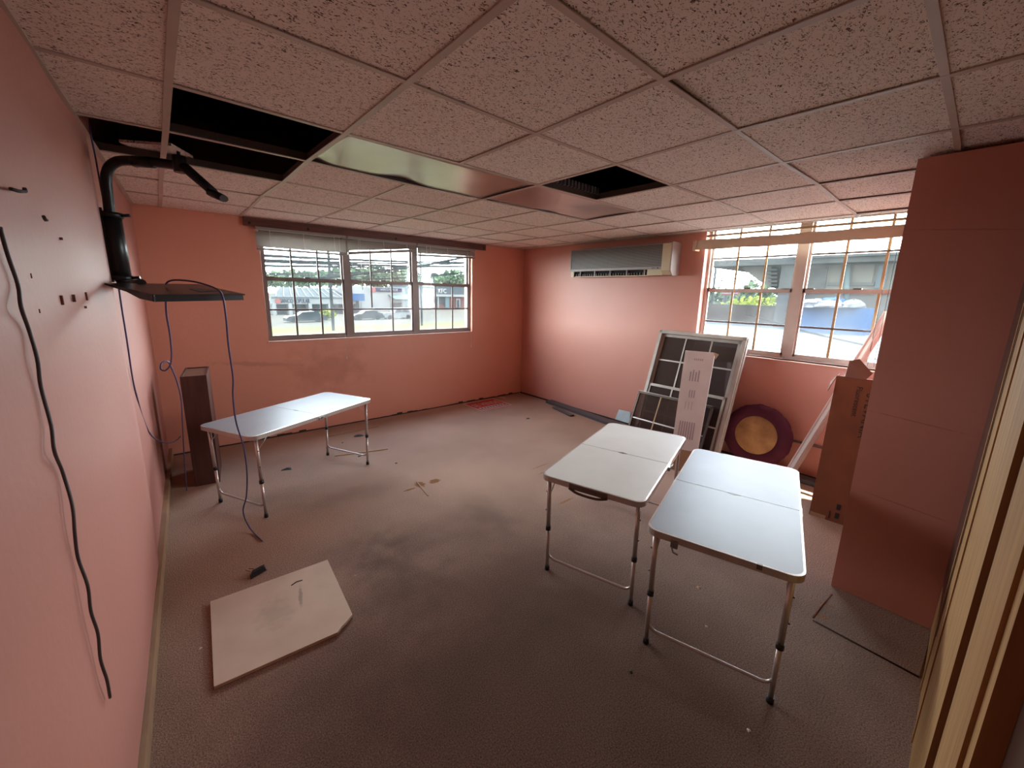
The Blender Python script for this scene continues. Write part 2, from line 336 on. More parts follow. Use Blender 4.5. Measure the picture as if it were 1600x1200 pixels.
wall_left = tag(wl.build('wall_left', M_left), kind='structure')
# proud, slightly bowed sheet covering the near part of the left wall
ny, nz = 40, 24; vs = []; fs = []
for i in range(ny+1):
    y = -1.2+(2.92+1.2)*i/ny
    for j in range(nz+1):
        z = .09+(CE-.09)*j/nz
        b = .016*math.sin(PI*j/nz)*math.exp(-((y-2.75)/.35)**2)+.004*math.sin(y*7)*math.sin(z*3)
        vs.append((wall_x(y)+.012+b, y, z))
fs = [(i*(nz+1)+j, (i+1)*(nz+1)+j, (i+1)*(nz+1)+j+1, i*(nz+1)+j+1) for i in range(ny) for j in range(nz)]
nb = len(vs)
for j in range(nz+1): vs.append((wall_x(2.92)-.001, 2.921, .09+(CE-.09)*j/nz))
fs += [(ny*(nz+1)+j, nb+j, nb+j+1, ny*(nz+1)+j+1) for j in range(nz)]
mesh_obj('wall_panel', vs, fs, M_left, wall_left, smooth=True)
# holes, anchors and a bent nail on that panel
def lwp(px, py, off=.014):
    d = ray(px, py); t = (-.312+off)/(d.x-.0455*d.y); return CAM+t*d
m_anch = mat('torn paint anchor', (.16, .055, .035, 1), .8)
for px, py, a, b in ((97, 469, .006, .014), (116, 466, .005, .012), (135, 463, .008, .015), (149, 460, .008, .014), (160, 459, .008, .016), (161, 472, .004, .008), (143, 367, .006, .012), (153, 415, .005, .014),
                     (131, 362, .004, .006), (96, 373, .004, .004), (60, 486, .004, .005), (134, 480, .004, .004), (47, 431, .003, .006)):
    c = lwp(px, py); bm_ = MB().box((-.004, -a, -b), (.003, a, b), Matrix.Translation(c)); bm_.build('wall_anchor', m_anch, wall_left)
for pts in (((17, 295), (30, 299), (40, 299), (38, 294)), ((68, 338), (71, 344), (73, 344))):
    MB().tube([lwp(*p, .03) for p in pts], .004, 6).build('bent_nail', M_bits, wall_left)
# wall joins: front wall beside the camera and the closet block
front = MB()
front.box((-.6, -.315, 0), (-.12+.0, PY0, 3.3)); front.box((2.2, -.315, 0), (PX+.2, PY0, 3.3)); front.box((-.2, -.315, 2.1), (2.3, PY0, 3.3)); front.box((-.6, -1.25, 0), (4.9, -1.2, 3.3)); front.box((2.3, -1.2, 0), (2.35, -.3, 3.3))
tag(front.build('wall_front', M_pil), kind='structure')
tag(MB().box((PX, -.315, 0), (XR, PY1, CE-.012)).build('wall_closet', M_pil), kind='structure')
# base and trims
bb = MB(); 
q8 = [Vector((wall_x(y)+o, y, 0)) for y, o in ((-1.1, 0), (-1.1, .028), (5.1, .028), (5.1, 0))]
bb.hexa(q8+[v+Vector((0, 0, .085)) for v in q8]); tag(bb.build('baseboard_left', M_base), kind='structure')
m_gap = mat('grimy wall foot', (.05, .028, .02, 1), .9, var=.6, vscale=30)
tb = MB(); n = 60
prev = None
for i in range(n):
    x0 = -.05+4.58*i/n; x1 = -.05+4.58*(i+1)/n; h = .012+.022*noise.noise(Vector((x0*5, 0, 3)))**2*4
    q8 = [Vector((x0, back_y(x0)-.006, 0)), Vector((x1, back_y(x1)-.006, 0)), Vector((x1, back_y(x1)+.01, 0)), Vector((x0, back_y(x0)+.01, 0))]
    tb.hexa(q8+[v+Vector((0, 0, h)) for v in q8])
tag(tb.build('baseboard_back', m_gap), kind='structure')
tag(MB().box((XR-.012, .33, 0), (XR+.01, 5.02, .02)).build('baseboard_right', m_gap), kind='structure')
# conduit along the right wall
tag(MB().box((XR-.018, .34, .318), (XR+.002, 1.9, .338)).build('trim_3', mat('brown conduit', (.12, .07, .06, 1), .5)), kind='structure')
# closet door and its pine casing on the front wall, seen at a grazing angle
trim1 = empty('trim_1', kind='structure')
for nm, x0, x1, y1, m in (('casing_board', 1.40, PX-.005, -.100, M_pine), ('casing_board', .83, 1.22, -.099, M_pine), ('casing_bead', 2.35, 2.40, -.096, M_pine), ('casing_bead', 2.02, 2.06, -.096, M_pine), ('casing_bead', .88, .91, -.093, M_pine)):
    MB().box((x0, PY0-.02 if 'board' in nm else y1-.02, 0), (x1, y1, 2.25)).build(nm, m, trim1)
MB().box((2.32, PY0-.02, .30), (PX-.004, -.0985, 2.25)).build('dark_strip', M_door, trim1)  # dark strip along the corner with the closet wall
MB().box((1.20, PY0-.03, 0), (1.42, PY0+.002, 2.25)).build('casing_gap', m_seam, trim1)
door = empty('door_1', kind='structure')
MB().box((-.12, -.175, 0), (.84, -.125, 2.1)).build('door_panel', M_door, door)
MB().box((.655, -.13, 0), (.69, -.121, 2.1)).build('stile_molding', M_door, door)
MB().box((-.12, -.14, .95), (.655, -.1235, 1.05)).build('door_rail', M_door, door)

# ------------------------------------------------------------------ ceiling
ceil = empty('ceiling', kind='structure')
OBS = {(0,2):(263,132),(0,3):(259,204),(0,4):(254.5,250),(0,5):(251.5,281),(0,6):(248,304),(1,1):(637.5,130),(1,2):(540,209),(1,3):(480.5,252),(1,4):(443,284.5),(1,5):(409,307),(1,6):(390,323),
(2,0):(1035,126),(2,1):(837.5,209.5),(2,2):(719,256),(2,3):(635,289),(2,4):(582,310),(2,5):(538,328),(2,6):(504,338.4),(3,-1):(1477,120),(3,0):(1150.5,204.5),(3,1):(963,257),(3,2):(835,291),(3,3):(751,313.6),(3,4):(689,329),(3,5):(644,341),
(4,-1):(1492,197.5),(4,0):(1222,254),(4,1):(1050,290),(4,2):(931,313),(5,0):(1275,286.5),(5,1):(1118,314),(5,2):(994,332),(5,3):(915,345),(6,0):(1308,314),(6,1):(1167,334)}
def node(i, j):
    x, y = .119+.6097*i, .8104+.611*j
    if (i, j) in OBS and y < 4.2:
        p = at(*OBS[(i, j)], 2, CE); dx, dy = p.x-x, p.y-y
        x += max(-.02, min(.02, dx)); y += max(-.02, min(.02, dy))
    return Vector((x, y, CE))
I0, I1, J0, J1 = -1, 8, -2, 7
def nodec(i, j):
    p = node(i, j)
    if i == -1: p.x = wall_x(p.y)+.0
    if i == 8: p.x = XR
    if j == 7: p.y = back_y(p.x)
    return p
OPEN = {(0, 2), (0, 3), (-1, 3), (3, 1)}
SHEET = {(1, 2), (2, 2), (3, 2), (4, 2)}
for i in range(I0, I1):
    for j in range(J0, J1):
        if (i, j) in OPEN or (i, j) in SHEET: continue
        q = [nodec(i, j), nodec(i+1, j), nodec(i+1, j+1), nodec(i, j+1)]
        c = sum(q, Vector())/4
        if c.x > PX+.05 and c.y < PY1-.35: continue
        tilt = [random.uniform(0, .004) for _ in range(4)]
        if (i, j) == (2, -1): tilt[3] = .016
        if (i, j) == (2, 0): tilt = [0, 0, 0, 0]
        if c.x > 2.3 and c.y < .6: tilt = [random.uniform(0, .012) for _ in range(4)]
        q = [c+(v-c)*.992+Vector((0, 0, .003+t)) for v, t in zip(q, tilt)]
        mesh_obj('ceiling_tile', q+[v+Vector((0, 0, .014)) for v in q], [(0, 3, 2, 1), (4, 5, 6, 7), (0, 1, 5, 4), (1, 2, 6, 5), (2, 3, 7, 6), (3, 0, 4, 7)], M_tile, ceil)
def tee(a, b, name, wd=.012, par=None, web=True):
    d = (b-a).normalized(); s = Vector((-d.y, d.x, 0))*wd; mb = MB()
    dn = Vector((0, 0, -.0015)); up = Vector((0, 0, .0025))
    mb.hexa([a-s+dn, a+s+dn, b+s+dn, b-s+dn, a-s+up, a+s+up, b+s+up, b-s+up])
    o = mb.build(name, M_tee, ceil)
    if web:
        s2 = s*.12; w_ = MB(); t0 = Vector((0, 0, .0026)); t1 = Vector((0, 0, .042)); w_.hexa([a-s2+t0, a+s2+t0, b+s2+t0, b-s2+t0, a-s2+t1, a+s2+t1, b+s2+t1, b-s2+t1]); w_.build('web', M_tee2, o)
    return o
for i in range(0, 8):
    for j in range(J0, J1):
        if (i == 2 and j == 2) or (i == 4 and j == 2): continue
        tee(nodec(i, j), nodec(i, j+1), 'main_tee', .0125)
for j in range(-1, 7):
    for i in range(I0, I1):
        if i >= 5 and j < 0: continue
        o = tee(nodec(i, j), nodec(i+1, j), 'cross_tee', .011)
        o.location.z = .0006
# wall angles
for a, b in ((Vector((wall_x(-1.1)+.012, -1.1, CE)), Vector((wall_x(5.1)+.012, 5.1, CE))), (Vector((XR-.011, PY1, CE)), Vector((XR-.011, 5.0, CE))), (Vector((3.8, back_y(3.8)-.011, CE)), Vector((4.55, back_y(4.55)-.011, CE)))):
    tee(a, b, 'wall_angle', .0125, web=False)
# grey sheets lying in the light fixture bays
def sheet(i0, i1, j, seed, sag):
    a, b, c, d = nodec(i0, j), nodec(i1, j), nodec(i1, j+1), nodec(i0, j+1); vs = []; N, K = 36, 14
    for k in range(K+1):
        for n_ in range(N+1):
            u = .01+.98*n_/N; v = .01+.985*k/K
            p = (a*(1-u)+b*u)*(1-v)+(d*(1-u)+c*u)*v
            z = .004+sag*(.7*math.exp(-((u-.03)/.04)**2)+math.exp(-((u-seed)/.10)**2))*v**3+.006*(math.sin(u*9+seed)+1)*math.sin(v*PI)
            vs.append(p+Vector((0, 0, max(.004, z))))
    fs = [(k*(N+1)+n_, k*(N+1)+n_+1, (k+1)*(N+1)+n_+1, (k+1)*(N+1)+n_) for k in range(K) for n_ in range(N)]
    o = mesh_obj('diffuser_sheet', vs, fs, M_sheet, ceil, True)
    mo = o.modifiers.new('t', 'SOLIDIFY'); mo.thickness = .003; mo.offset = 1
    return o
sheet(1, 3, 2, .45, .022); sheet(3, 5, 2, .55, .008)
# plenum
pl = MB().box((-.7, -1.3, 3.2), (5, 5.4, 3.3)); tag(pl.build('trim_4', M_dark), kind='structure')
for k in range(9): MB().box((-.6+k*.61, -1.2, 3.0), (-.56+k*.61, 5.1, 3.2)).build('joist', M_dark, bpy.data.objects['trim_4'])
c31 = node(3, 1)
pv = MB(); pv.box((c31.x+.02, c31.y+.28, CE+.25), (c31.x+.9, c31.y+.36, CE+.33), Matrix.Rotation(-.0, 4, 'Z')); pv.build('duct_strap', mat('galvanised strap', (.35, .30, .26, 1), .4, metal=.6), ceil)
cr_ = MB()
for k in range(16): cr_.box((c31.x+.02+k*.036, c31.y+.56, CE+.03), (c31.x+.04+k*.036, c31.y+.575, CE+.075))
tag(cr_.build('corrugated_strip', mat('corrugated strip', (.2, .2, .22, 1), .4, metal=.6), ceil), kind='stuff')
# displaced tile lying above the open bays
q = [at(186, 222, 2, CE+.046), at(268, 228, 2, CE+.046), at(302, 247.5, 2, CE+.048), at(236, 246, 2, CE+.048)]
lt = MB().hexa(q+[v+Vector((0, 0, .014)) for v in q]).build('loose_ceiling_tile', M_tile)
tag(lt, 'loose speckled ceiling tile lying tilted above the open ceiling bay by the left wall', 'ceiling tile')

# ------------------------------------------------------------------ windows
def window(name, plane, units, z0, z1, rail, hb_low, hb_up, wid, P, low, up, mlow, mup, mm, frame_m, nlock=True):
    """units: list of (a,b); P(u, depth, z) -> world. depth 0 = room side of the frame"""
    W = empty(name, kind='structure')
    def bx(a, b, d0, d1, za, zb, nm, m, par):
        q = [P(a, d0, za), P(b, d0, za), P(b, d1, za), P(a, d1, za)]; q += [P(a, d0, zb), P(b, d0, zb), P(b, d1, zb), P(a, d1, zb)]
        return MB().hexa(q).build(nm, m, par)
    A, B = units[0][0], units[-1][1]
    f = bx(A, B, 0, .06, z0, z0+.03, 'window_frame', frame_m, W); bx(A, B, 0, .06, z1-.03, z1, 'head', frame_m, W)
    for u in [A]+[u[1] for u in units]:
        hw = wid/2 if u not in (A, B) else .022
        bx(u-hw if u != A else u, u+hw if u != B else u, -.004, .062, z0, z1, 'mullion', frame_m, W)
    for k, (a, b) in enumerate(units):
        a2 = a+(wid/2 if a != A else .022); b2 = b-(wid/2 if b != B else .022)
        # lower sash nearer the room, upper sash behind it
        for nm, za, zb, d, sts, gm in (('lower_sash', z0+.03, rail+.02, .006, mlow[k], low), ('upper_sash', rail-.02, z1-.03, .03, mup[k], up)):
            s_ = MB(); st = .020
            for (ua, ub, va, vb) in ((a2, b2, za, za+st+.006), (a2, b2, zb-st*1.6, zb), (a2, a2+st, za, zb), (b2-st, b2, za, zb)):
                q = [P(ua, d, va), P(ub, d, va), P(ub, d+.022, va), P(ua, d+.022, va), P(ua, d, vb), P(ub, d, vb), P(ub, d+.022, vb), P(ua, d+.022, vb)]; s_.hexa(q)
            S = s_.build(nm, frame_m, W)
            hb = hb_low if nm == 'lower_sash' else hb_up
            bx(a2+.01, b2-.01, d+.012, d+.0145, za+.01, zb-.01, 'pane', gm, S)
            if hb and sts is not None: bx(a2+st, b2-st, d+.002, d+.010, hb-.009, hb+.009, 'muntin', mm[0], S)
            for fr, lo, hi in (sts or ()):
                u = a2+(b2-a2)*fr; bx(u-.010, u+.010, d+.003, d+.0095, za+(zb-za)*lo, za+(zb-za)*hi, 'muntin', mm[1], S)
        if nlock:
            bx((a+b)/2-.03, (a+b)/2+.03, -.008, .02, rail+.018, rail+.03, 'sash_lock', M_munt, W)
            for u in (a2, b2-.09): bx(u, u+.09, -.002, .02, rail+.018, rail+.026, 'tilt_latch', M_munt, W)
    return W
def P1(u, d, z): return Vector((u, back_y(u)+.05+d, z))
v3 = [(1/3, 0, 1), (2/3, 0, 1)]
W1 = window('window_1', 0, [(.885, 1.768), (1.768, 2.662), (2.662, 3.55)], 1.10, 2.31, 1.775, 1.442, None, .075, P1, M_glass_low, M_glass,
            [v3, [(1/3-.02, .5, 1), (2/3-.02, 0, 1)], v3], [v3, v3, None], (M_munt, M_munt), M_wframe)
sl = MB(); sl.hexa([Vector((a, back_y(a)+d, 1.085+h)) for h in (0, .014) for a, d in ((.86, -.012), (3.57, -.012), (3.57, .07), (.86, .07))]); sl.build('window_sill', mat('painted sill', (.66, .36, .26, 1), .5, var=.5, vscale=9), W1)
def P2(u, d, z): return Vector((XR+.09+d, 2.085-u, z))
W2 = window('window_2', 0, [(0, .885), (.885, 1.785)], 1.105, 2.46, 1.765, 1.428, 2.105, .085, P2, M_glass_r, M_glass,
            [v3, v3], [v3, v3], (M_munt, M_munt2), M_wframe2)
MB().box((XR-.015, WIN2[0], 1.085), (XR+.10, WIN2[1], 1.10)).build('window_sill', mat('pink painted sill', (.68, .34, .24, 1), .5, var=.4, vscale=9), W2)
# brown board over window 1
t2 = empty('trim_2', kind='structure')
vb = MB(); vb.hexa([Vector((a, back_y(a)+d, z)) for z in (2.296, CE-.003) for a, d in ((.75, -.035), (3.775, -.035), (3.775, 0), (.75, 0))]); vb.build('valance_board', M_board, t2)
for x in (.80, 1.35, 2.37, 3.73):
    MB().tube([(x, back_y(x)-.040, 2.325), (x, back_y(x)-.033, 2.325)], .014, 8).build('knot', m_seam, t2)
# open rod above the window 2 shade
MB().box((XR+.005, .30, 2.328), (XR+.03, 2.09, 2.347)).build('shade_rod', mat('tan rod', (.28, .17, .09, 1), .5, var=.4), W2)

# ------------------------------------------------------------------ venetian blinds on window 1
def blind(x0, x1, zb0, zb1, nsl, label, stack=.03, cords=()):
    yy = back_y((x0+x1)/2)
    t = empty('venetian_blind', (x0, yy-.03, 2.29), 0, label, 'blind', 'blinds of the wide window')
    L = x1-x0; sh = back_y(x1)-back_y(x0)
    top = 0
    def bar(za, zb, zc, zd, y0, y1):                # left z range, right z range
        return [Vector(p) for p in ((0, y0, za), (L, y0+sh, zc), (L, y1+sh, zc), (0, y1, za), (0, y0, zb), (L, y0+sh, zd), (L, y1+sh, zd), (0, y1, zb))]
    MB().hexa(bar(-.022, .004, -.022, .004, -.02, .015)).build('head_rail', M_rail, t)
    s_ = MB(); zl, zr = zb0-2.29+stack, zb1-2.29+stack
    pt = abs(zl+.03)/(nsl+.5)*.561
    for k in range(nsl):
        f = (k+1.15)/(nsl+.5); a = -.03+(zl+.03)*f; b = -.03+(zr+.03)*f
        s_.add([(0, -.008, a-pt), (L, -.008+sh, b-pt), (L, .0+sh, b+.001), (0, .0, a+.001), (L, .008+sh, b+pt), (0, .008, a+pt)], [(0, 1, 2, 3), (3, 2, 4, 5)])
    for k in range(6):
        a = zl-.004*k; b = zr-.004*k
        s_.add([(0, -.012, a), (L, -.012+sh, b), (L, .012+sh, b), (0, .012, a)], [(0, 1, 2, 3)])
    tag(s_.build('slats', M_slat, t), kind='stuff')
    MB().hexa(bar(zl-stack, zl-.018, zr-stack, zr-.018, -.014, .014)).build('bottom_rail', M_rail, t)
    for f in (.14, .5, .86):
        MB().tube([(L*f, -.016, -.02), (L*f, -.016+sh*f, zl+(zr-zl)*f-.02)], .0022, 5).build('ladder_cord', M_cord, t)
    for f, z in cords:
        MB().tube([(L*f, -.022, -.02), (L*f+.003, -.024, z-2.29)], .0016, 5).build('pull_cord', M_cord, t)
        MB().tube([(L*f+.003, -.024, z-2.29), (L*f+.003, -.024, z-2.325)], [.0025, .006], 6).build('tassel', M_cord, t)
    return t
blind(.845, 1.745, 2.065, 2.072, 8, 'grey venetian blind pulled up level over the left third of the wide window', .035, ((.92, .88),))
blind(1.765, 2.64, 2.085, 2.185, 5, 'grey venetian blind hanging crooked over the middle third of the wide window', .05, ((.16, 1.72), (.85, 1.6)))
blind(2.66, 3.57, 2.135, 2.165, 3, 'grey venetian blind pulled up highest over the right third of the wide window', .04, ((.2, 1.72), (.93, .9)))
# beige shade on window 2
sh_ = empty('roman_shade', (XR-.05, 1.2, 2.2), 0, 'beige roman shade folded up tight at the top of the right window', 'window shade')
yA, yB = .33-1.2, 2.16-1.2
for k, (z0, z1, x0, x1) in enumerate(((-.012, .038, -.055, .0), (.026, .066, -.048, .0), (.056, .092, -.040, .0))):
    N = 16; vs = []
    for i in range(N+1):
        y = yA+(yB-yA)*i/N; dz = -.008*math.sin(PI*i/N)+.003*math.sin(i*1.7+k)
        vs += [(x0, y, z0+dz), (x1, y, z0+dz+.006), (x1, y, z1+dz), (x0+.008, y, z1+dz-.004)]
    fs = [(i*4+a, i*4+(a+1) % 4, (i+1)*4+(a+1) % 4, (i+1)*4+a) for i in range(N) for a in range(4)]+[(0, 1, 2, 3), (N*4, N*4+1, N*4+2, N*4+3)]
    mesh_obj('fabric_fold', vs, fs, M_shade, sh_)
MB().box((-.06, yB-.01, -.02), (.045, yB+.02, .085)).build('end_bracket', M_shade, sh_)
for y in (.52, .56):
    MB().tube([(-.055, y-1.2, -.01), (-.053, y-1.2, -1.05)], .0015, 5).build('pull_cord', M_gcab, sh_)

# ------------------------------------------------------------------ air conditioner
ac = empty('air_conditioner', (XR, 3.1, 1.925), 0, 'wall mounted grey air conditioner with yellowed end cap below the ceiling', 'air conditioner')
y0, y1 = 2.363-3.1, 3.85-3.1
prof = [(0, .0), (-.12, .0), (-.17, .03), (-.20, .085), (-.195, .345), (-.17, .358), (0, .358)]   # x, z
def prismy(poly, ya, yb, nm, m, par, bev=0):
    n = len(poly); vs = [(p[0], ya, p[1]) for p in poly]+[(p[0], yb, p[1]) for p in poly]
    mb = MB(); mb.add(vs, [tuple(range(n)), tuple(range(n, 2*n))[::-1]]+[(i, (i+1) % n, n+(i+1) % n, n+i) for i in range(n)]); return mb.build(nm, m, par)
prismy([(0, .0), (-.09, .0), (-.12, .075), (-.185, .085), (-.185, .345), (0, .345)], y0+.02, y1-.01, 'body', M_acbody, ac)
prismy([(0, -.003), (-.15, -.003), (-.197, .05), (-.200, .34), (-.18, .36), (0, .36)], y0, y0+.012, 'side_cap', M_acbody, ac)
prismy([(-.10, .004), (-.155, .004), (-.200, .05), (-.204, .345), (-.10, .35)], y0+.012, y0+.115, 'end_cap', M_ivory, ac)['label'] = 'yellowed ivory end cap'
prismy([(0, .345), (-.185, .345), (-.195, .352), (0, .358)], y0+.012, y1, 'top_cover', M_acbody, ac)
gr = MB(); 
for k in range(26):
    z = .098+k*.0094; gr.box((-.1965, y0+.118, z), (-.186, y1-.012, z+.0055))
tag(gr.build('grille', M_grill, ac), kind='stuff')
MB().box((-.198, y1-.014, .09), (-.18, y1, .35)).build('grille_edge', M_acbody, ac)
fs_ = MB().box((-.2, y0+.116, .068), (-.17, y1, .094)).build('front_strip', M_acbody, ac)
MB().box((-.202, y0+.15, .074), (-.199, y0+.166, .086)).build('indicator', M_black, ac)
MB().box((-.202, y0+.19, .078), (-.1995, y0+.235, .083)).build('badge', M_bits, ac)
MB().box((-.14, y0+.30, .0), (-.10, y1-.05, .07)).build('air_outlet', M_dark, ac)
for k in range(5): MB().box((-.168, y0+.34+k*.245, .006), (-.13, y0+.352+k*.245, .066), Matrix.Identity(4)).build('vane', M_acbody, ac)
vn = MB()
for k in range(30): vn.box((-.160, y0+.33+k*.038, .008), (-.142, y0+.339+k*.038, .034))
tag(vn.build('louver_fins', M_munt, ac), kind='stuff')
MB().box((-.165, y0+.115, .0), (-.10, y0+.31, .068)).build('outlet_cover', M_ivory, ac)
MB().box((-.17, y1-.05, -.004), (-.02, y1, .066)).build('outlet_cover', M_ivory, ac)
MB().box((-.155, y0+.3, -.004), (-.0, y1-.04, .004)).build('bottom_pan', M_ivory, ac)

# ------------------------------------------------------------------ folding tables
def rrect(x0, x1, y0, y1, r, outer):               # half table outline, rounded on outer side (sign)
    pts = []
    if outer > 0:
        pts = [(x0, y0)]+[(x1-r+r*math.sin(a), y0+r-r*math.cos(a)) for a in [PI/2*k/6 for k in range(7)]]+[(x1-r+r*math.cos(a), y1-r+r*math.sin(a)) for a in [PI/2*k/6 for k in range(7)]]+[(x0, y1)]
    else:
        pts = [(x1, y1)]+[(x0+r-r*math.sin(a), y1-r+r*math.cos(a)) for a in [PI/2*k/6 for k in range(7)]]+[(x0+r-r*math.cos(a), y0+r-r*math.sin(a)) for a in [PI/2*k/6 for k in range(7)]]+[(x1, y0)]
    return pts
def inset(poly, d, x0, x1):
    cx = sum(p[0] for p in poly)/len(poly); hx = max(p[0] for p in poly)-min(p[0] for p in poly); hy = max(p[1] for p in poly)-min(p[1] for p in poly)
    mx = min((p[0] for p in poly), key=abs)            # the seam side keeps no rim
    return [(mx+(p[0]-mx)*(1-d/hx), p[1]*(1-2*d/hy)) for p in poly]
H = .655
def table(loc, ang, topm, label, end_handle=False, hooks=False, clip=True):
    t = empty('folding_table', (loc[0], loc[1], 0), ang, label, 'table', 'white folding tables with aluminium legs')
    for s in (-1, 1):
        x0, x1 = (.0012, .6) if s > 0 else (-.6, -.0012)
        o = rrect(x0, x1, -.3, .3, .055, s)
        # aluminium rim as a ring band
        n = len(o); inn = inset(o, .008, x0, x1)
        mb = MB(); zt, zb = H-.001, H-.032
        vs = [(p[0], p[1], zb) for p in o]+[(p[0], p[1], zt) for p in o]+[(p[0], p[1], zt+.001) for p in inn]+[(p[0], p[1], zb) for p in inn]
        fs = []
        for i in range(n):
            j = (i+1) % n
            fs += [(i, j, n+j, n+i), (n+i, n+j, 2*n+j, 2*n+i), (2*n+i, 2*n+j, 3*n+j, 3*n+i), (3*n+i, 3*n+j, j, i)]
        top = MB(); top.prism(inset(o, .0075, x0, x1), .009, Matrix.Translation((0, 0, H-.0095)))
        T = top.build('tabletop', topm, t)
        rim = MB(); rim.add(vs, fs); rim.build('rim', M_alu, T)
    MB().box((-.008, -.296, H-.012), (.008, .296, H-.005)).build('seam_filler', M_munt, t)  # dark filler added under the seam so no light shows through the gap
    MB().prism([(-.012, 0), (0, -.035), (.012, 0), (0, .035)], .0012, Matrix.Translation((0, 0, H-.0003))).build('finger_hole', M_munt, t)
    for sx in (-1, 1):
        for sy in (-1, 1):
            X, Yt = sx*.545, sy*.262; Yb = sy*.262
            xb = sx*.528
            a, m_, b = Vector((X, Yt, H-.03)), Vector((X+(xb-X)*.55, Yt, H*.44)), Vector((xb, Yb, 0))
            L = MB().tube([a, m_], .0125, 12).tube([m_, b+Vector((0, 0, .02))], .0105, 12).build('leg', M_alu, t)
            MB().tube([m_+Vector((0, 0, .014)), m_-Vector((0, 0, .012))], .0155, 12).build('collar', M_black, L)
            MB().tube([b+Vector((0, 0, .028)), b], .0145, 12).build('foot', M_black, L)
            for zz in (.53, .41): MB().tube([(X, Yt+sy*.012, zz), (X, Yt+sy*.018, zz)], .004, 6).build('rivet', M_munt, L)
            # brace from the leg up to the top
            MB().tube([(X-sx*.01, Yt-sy*.006, H-.13), (sx*.44, Yt-sy*.01, H-.028)], .005, 6, flat=.5).build('brace', M_alu, t)
        # U bar between the legs
        x = sx*.530; pts = [(x, -.262, .13)]+[(x, -.262+.05-.05*math.cos(a), .135-.05*math.sin(a)) for a in [PI/2*k/5 for k in range(1, 6)]]
        pts += [(x, .262-.05+.05*math.sin(a), .135-.05*math.cos(a)) for a in [PI/2*k/5 for k in range(0, 6)]]+[(x, .262, .14)]
        MB().tube(pts, .0075, 8).build('cross_bar', M_alu, t)
        MB().box((sx*.545-.008, -.25, H-.045), (sx*.545+.008, .25, H-.030)).build('under_bar', M_alu, t)
    for sy in (-1, 1):
        MB().box((-.05, sy*.300-.003, H-.028), (.05, sy*.300+.003, H-.006)).build('hinge', M_alu, t)
    if clip:
        MB().box((-.035, -.309, H-.036), (.005, -.300, H-.012)).build('latch', mat('latch metal', (.3, .3, .32, 1), .3, metal=.8) if 'latch metal' not in MATS else MATS['latch metal'], t)
        MB().tube([(-.02, -.308, H-.02), (.045, -.313, H-.016)], .004, 6).build('latch_hook', MATS['latch metal'], t)
    if end_handle:
        MB().box((-.606, -.11, H-.034), (-.598, .11, H-.006)).build('handle_recess', M_munt, t)
        pts = smoothpath([(-.607, .11, H-.03), (-.613, .05, H-.045), (-.613, -.05, H-.045), (-.607, -.11, H-.03)], 4)
        MB().tube(pts, .007, 8).build('handle', mat('brown handle', (.10, .055, .05, 1), .5), t)
    if hooks:
        MB().box((-.612, .155, H-.05), (-.600, .185, H-.018)).build('catch', MATS['latch metal'], t)
        MB().tube([(-.612, .18, H-.045), (-.618, .17, H-.066), (-.617, .15, H-.07)], .004, 6).build('catch_hook', MATS['latch metal'], t)
        MB().box((-.606, -.158, H-.02), (-.596, -.138, H+.002)).build('torn_corner_guard', M_munt, t)
    return t
table((.791, 3.73), .457, M_ltop[0], 'white folding table standing by the back wall under the wide window')
table((2.224, 1.418), .288, M_ltop[1], 'cream white folding table, middle of the three, beside the leaning frames', end_handle=True)
table((2.212, .713), .269, M_ltop[2], 'bluish white folding table nearest the closet wall, scuffed top', hooks=True, clip=False)

# ------------------------------------------------------------------ leaning window frames
def lean(bl, br, tl):                               # local u along width, v up the slope, w towards the room
    u = (br-bl); W = u.length; u.normalize(); v = (tl-bl); v = v-u*v.dot(u); Hh = v.length; v.normalize(); n_ = u.cross(v)
    if n_.x > 0: n_ = -n_
    return frame_M(bl, u, v, n_), W, Hh
Mf, Wd, Hg = lean(Vector((4.03, 2.475, 0.003)), Vector((4.03, 1.515, .003)), Vector((4.455, 2.475, 1.292)))
bf = empty('window_frame_unit', label='large white aluminium double window frame leaning against the right wall', cat='window frame', M=Mf)
TH = -.085
def lf(par, a, b, c, d, w0, w1, nm, m): return MB().box((a, c, w0), (b, d, w1)).build(nm, m, par)
M_wf = mat('worn white aluminium', (.46, .41, .37, 1), .4, metal=.3, var=.5, vscale=10, col2=(.34, .28, .25, 1))
O = MB()
for a, b, c, d in ((0, Wd, 0, .03), (0, Wd, Hg-.03, Hg), (0, .035, 0, Hg), (Wd-.035, Wd, 0, Hg)): O.box((a, c, TH), (b, d, 0))
Of = O.build('outer_frame', M_wf, bf)
for k in range(3): lf(Of, Wd-.033+.0, Wd-.006, .03, Hg-.03, -.004+k*.0-.022*k, .002-.022*k+.004, 'track', M_alu) if k == 0 else lf(Of, Wd-.045-.012*k, Wd-.034-.012*k, .03, Hg-.03, -.03*k-.01, -.03*k+.004, 'track', M_wf)
lf(Of, -.012, .0, -.0, Hg, -.03, -.02, 'nail_fin', M_wf); lf(Of, -.0, Wd, Hg, Hg+.012, -.03, -.02, 'nail_fin', M_wf); lf(Of, Wd, Wd+.012, 0, Hg, -.03, -.02, 'nail_fin', M_wf)
mid = Hg*.52
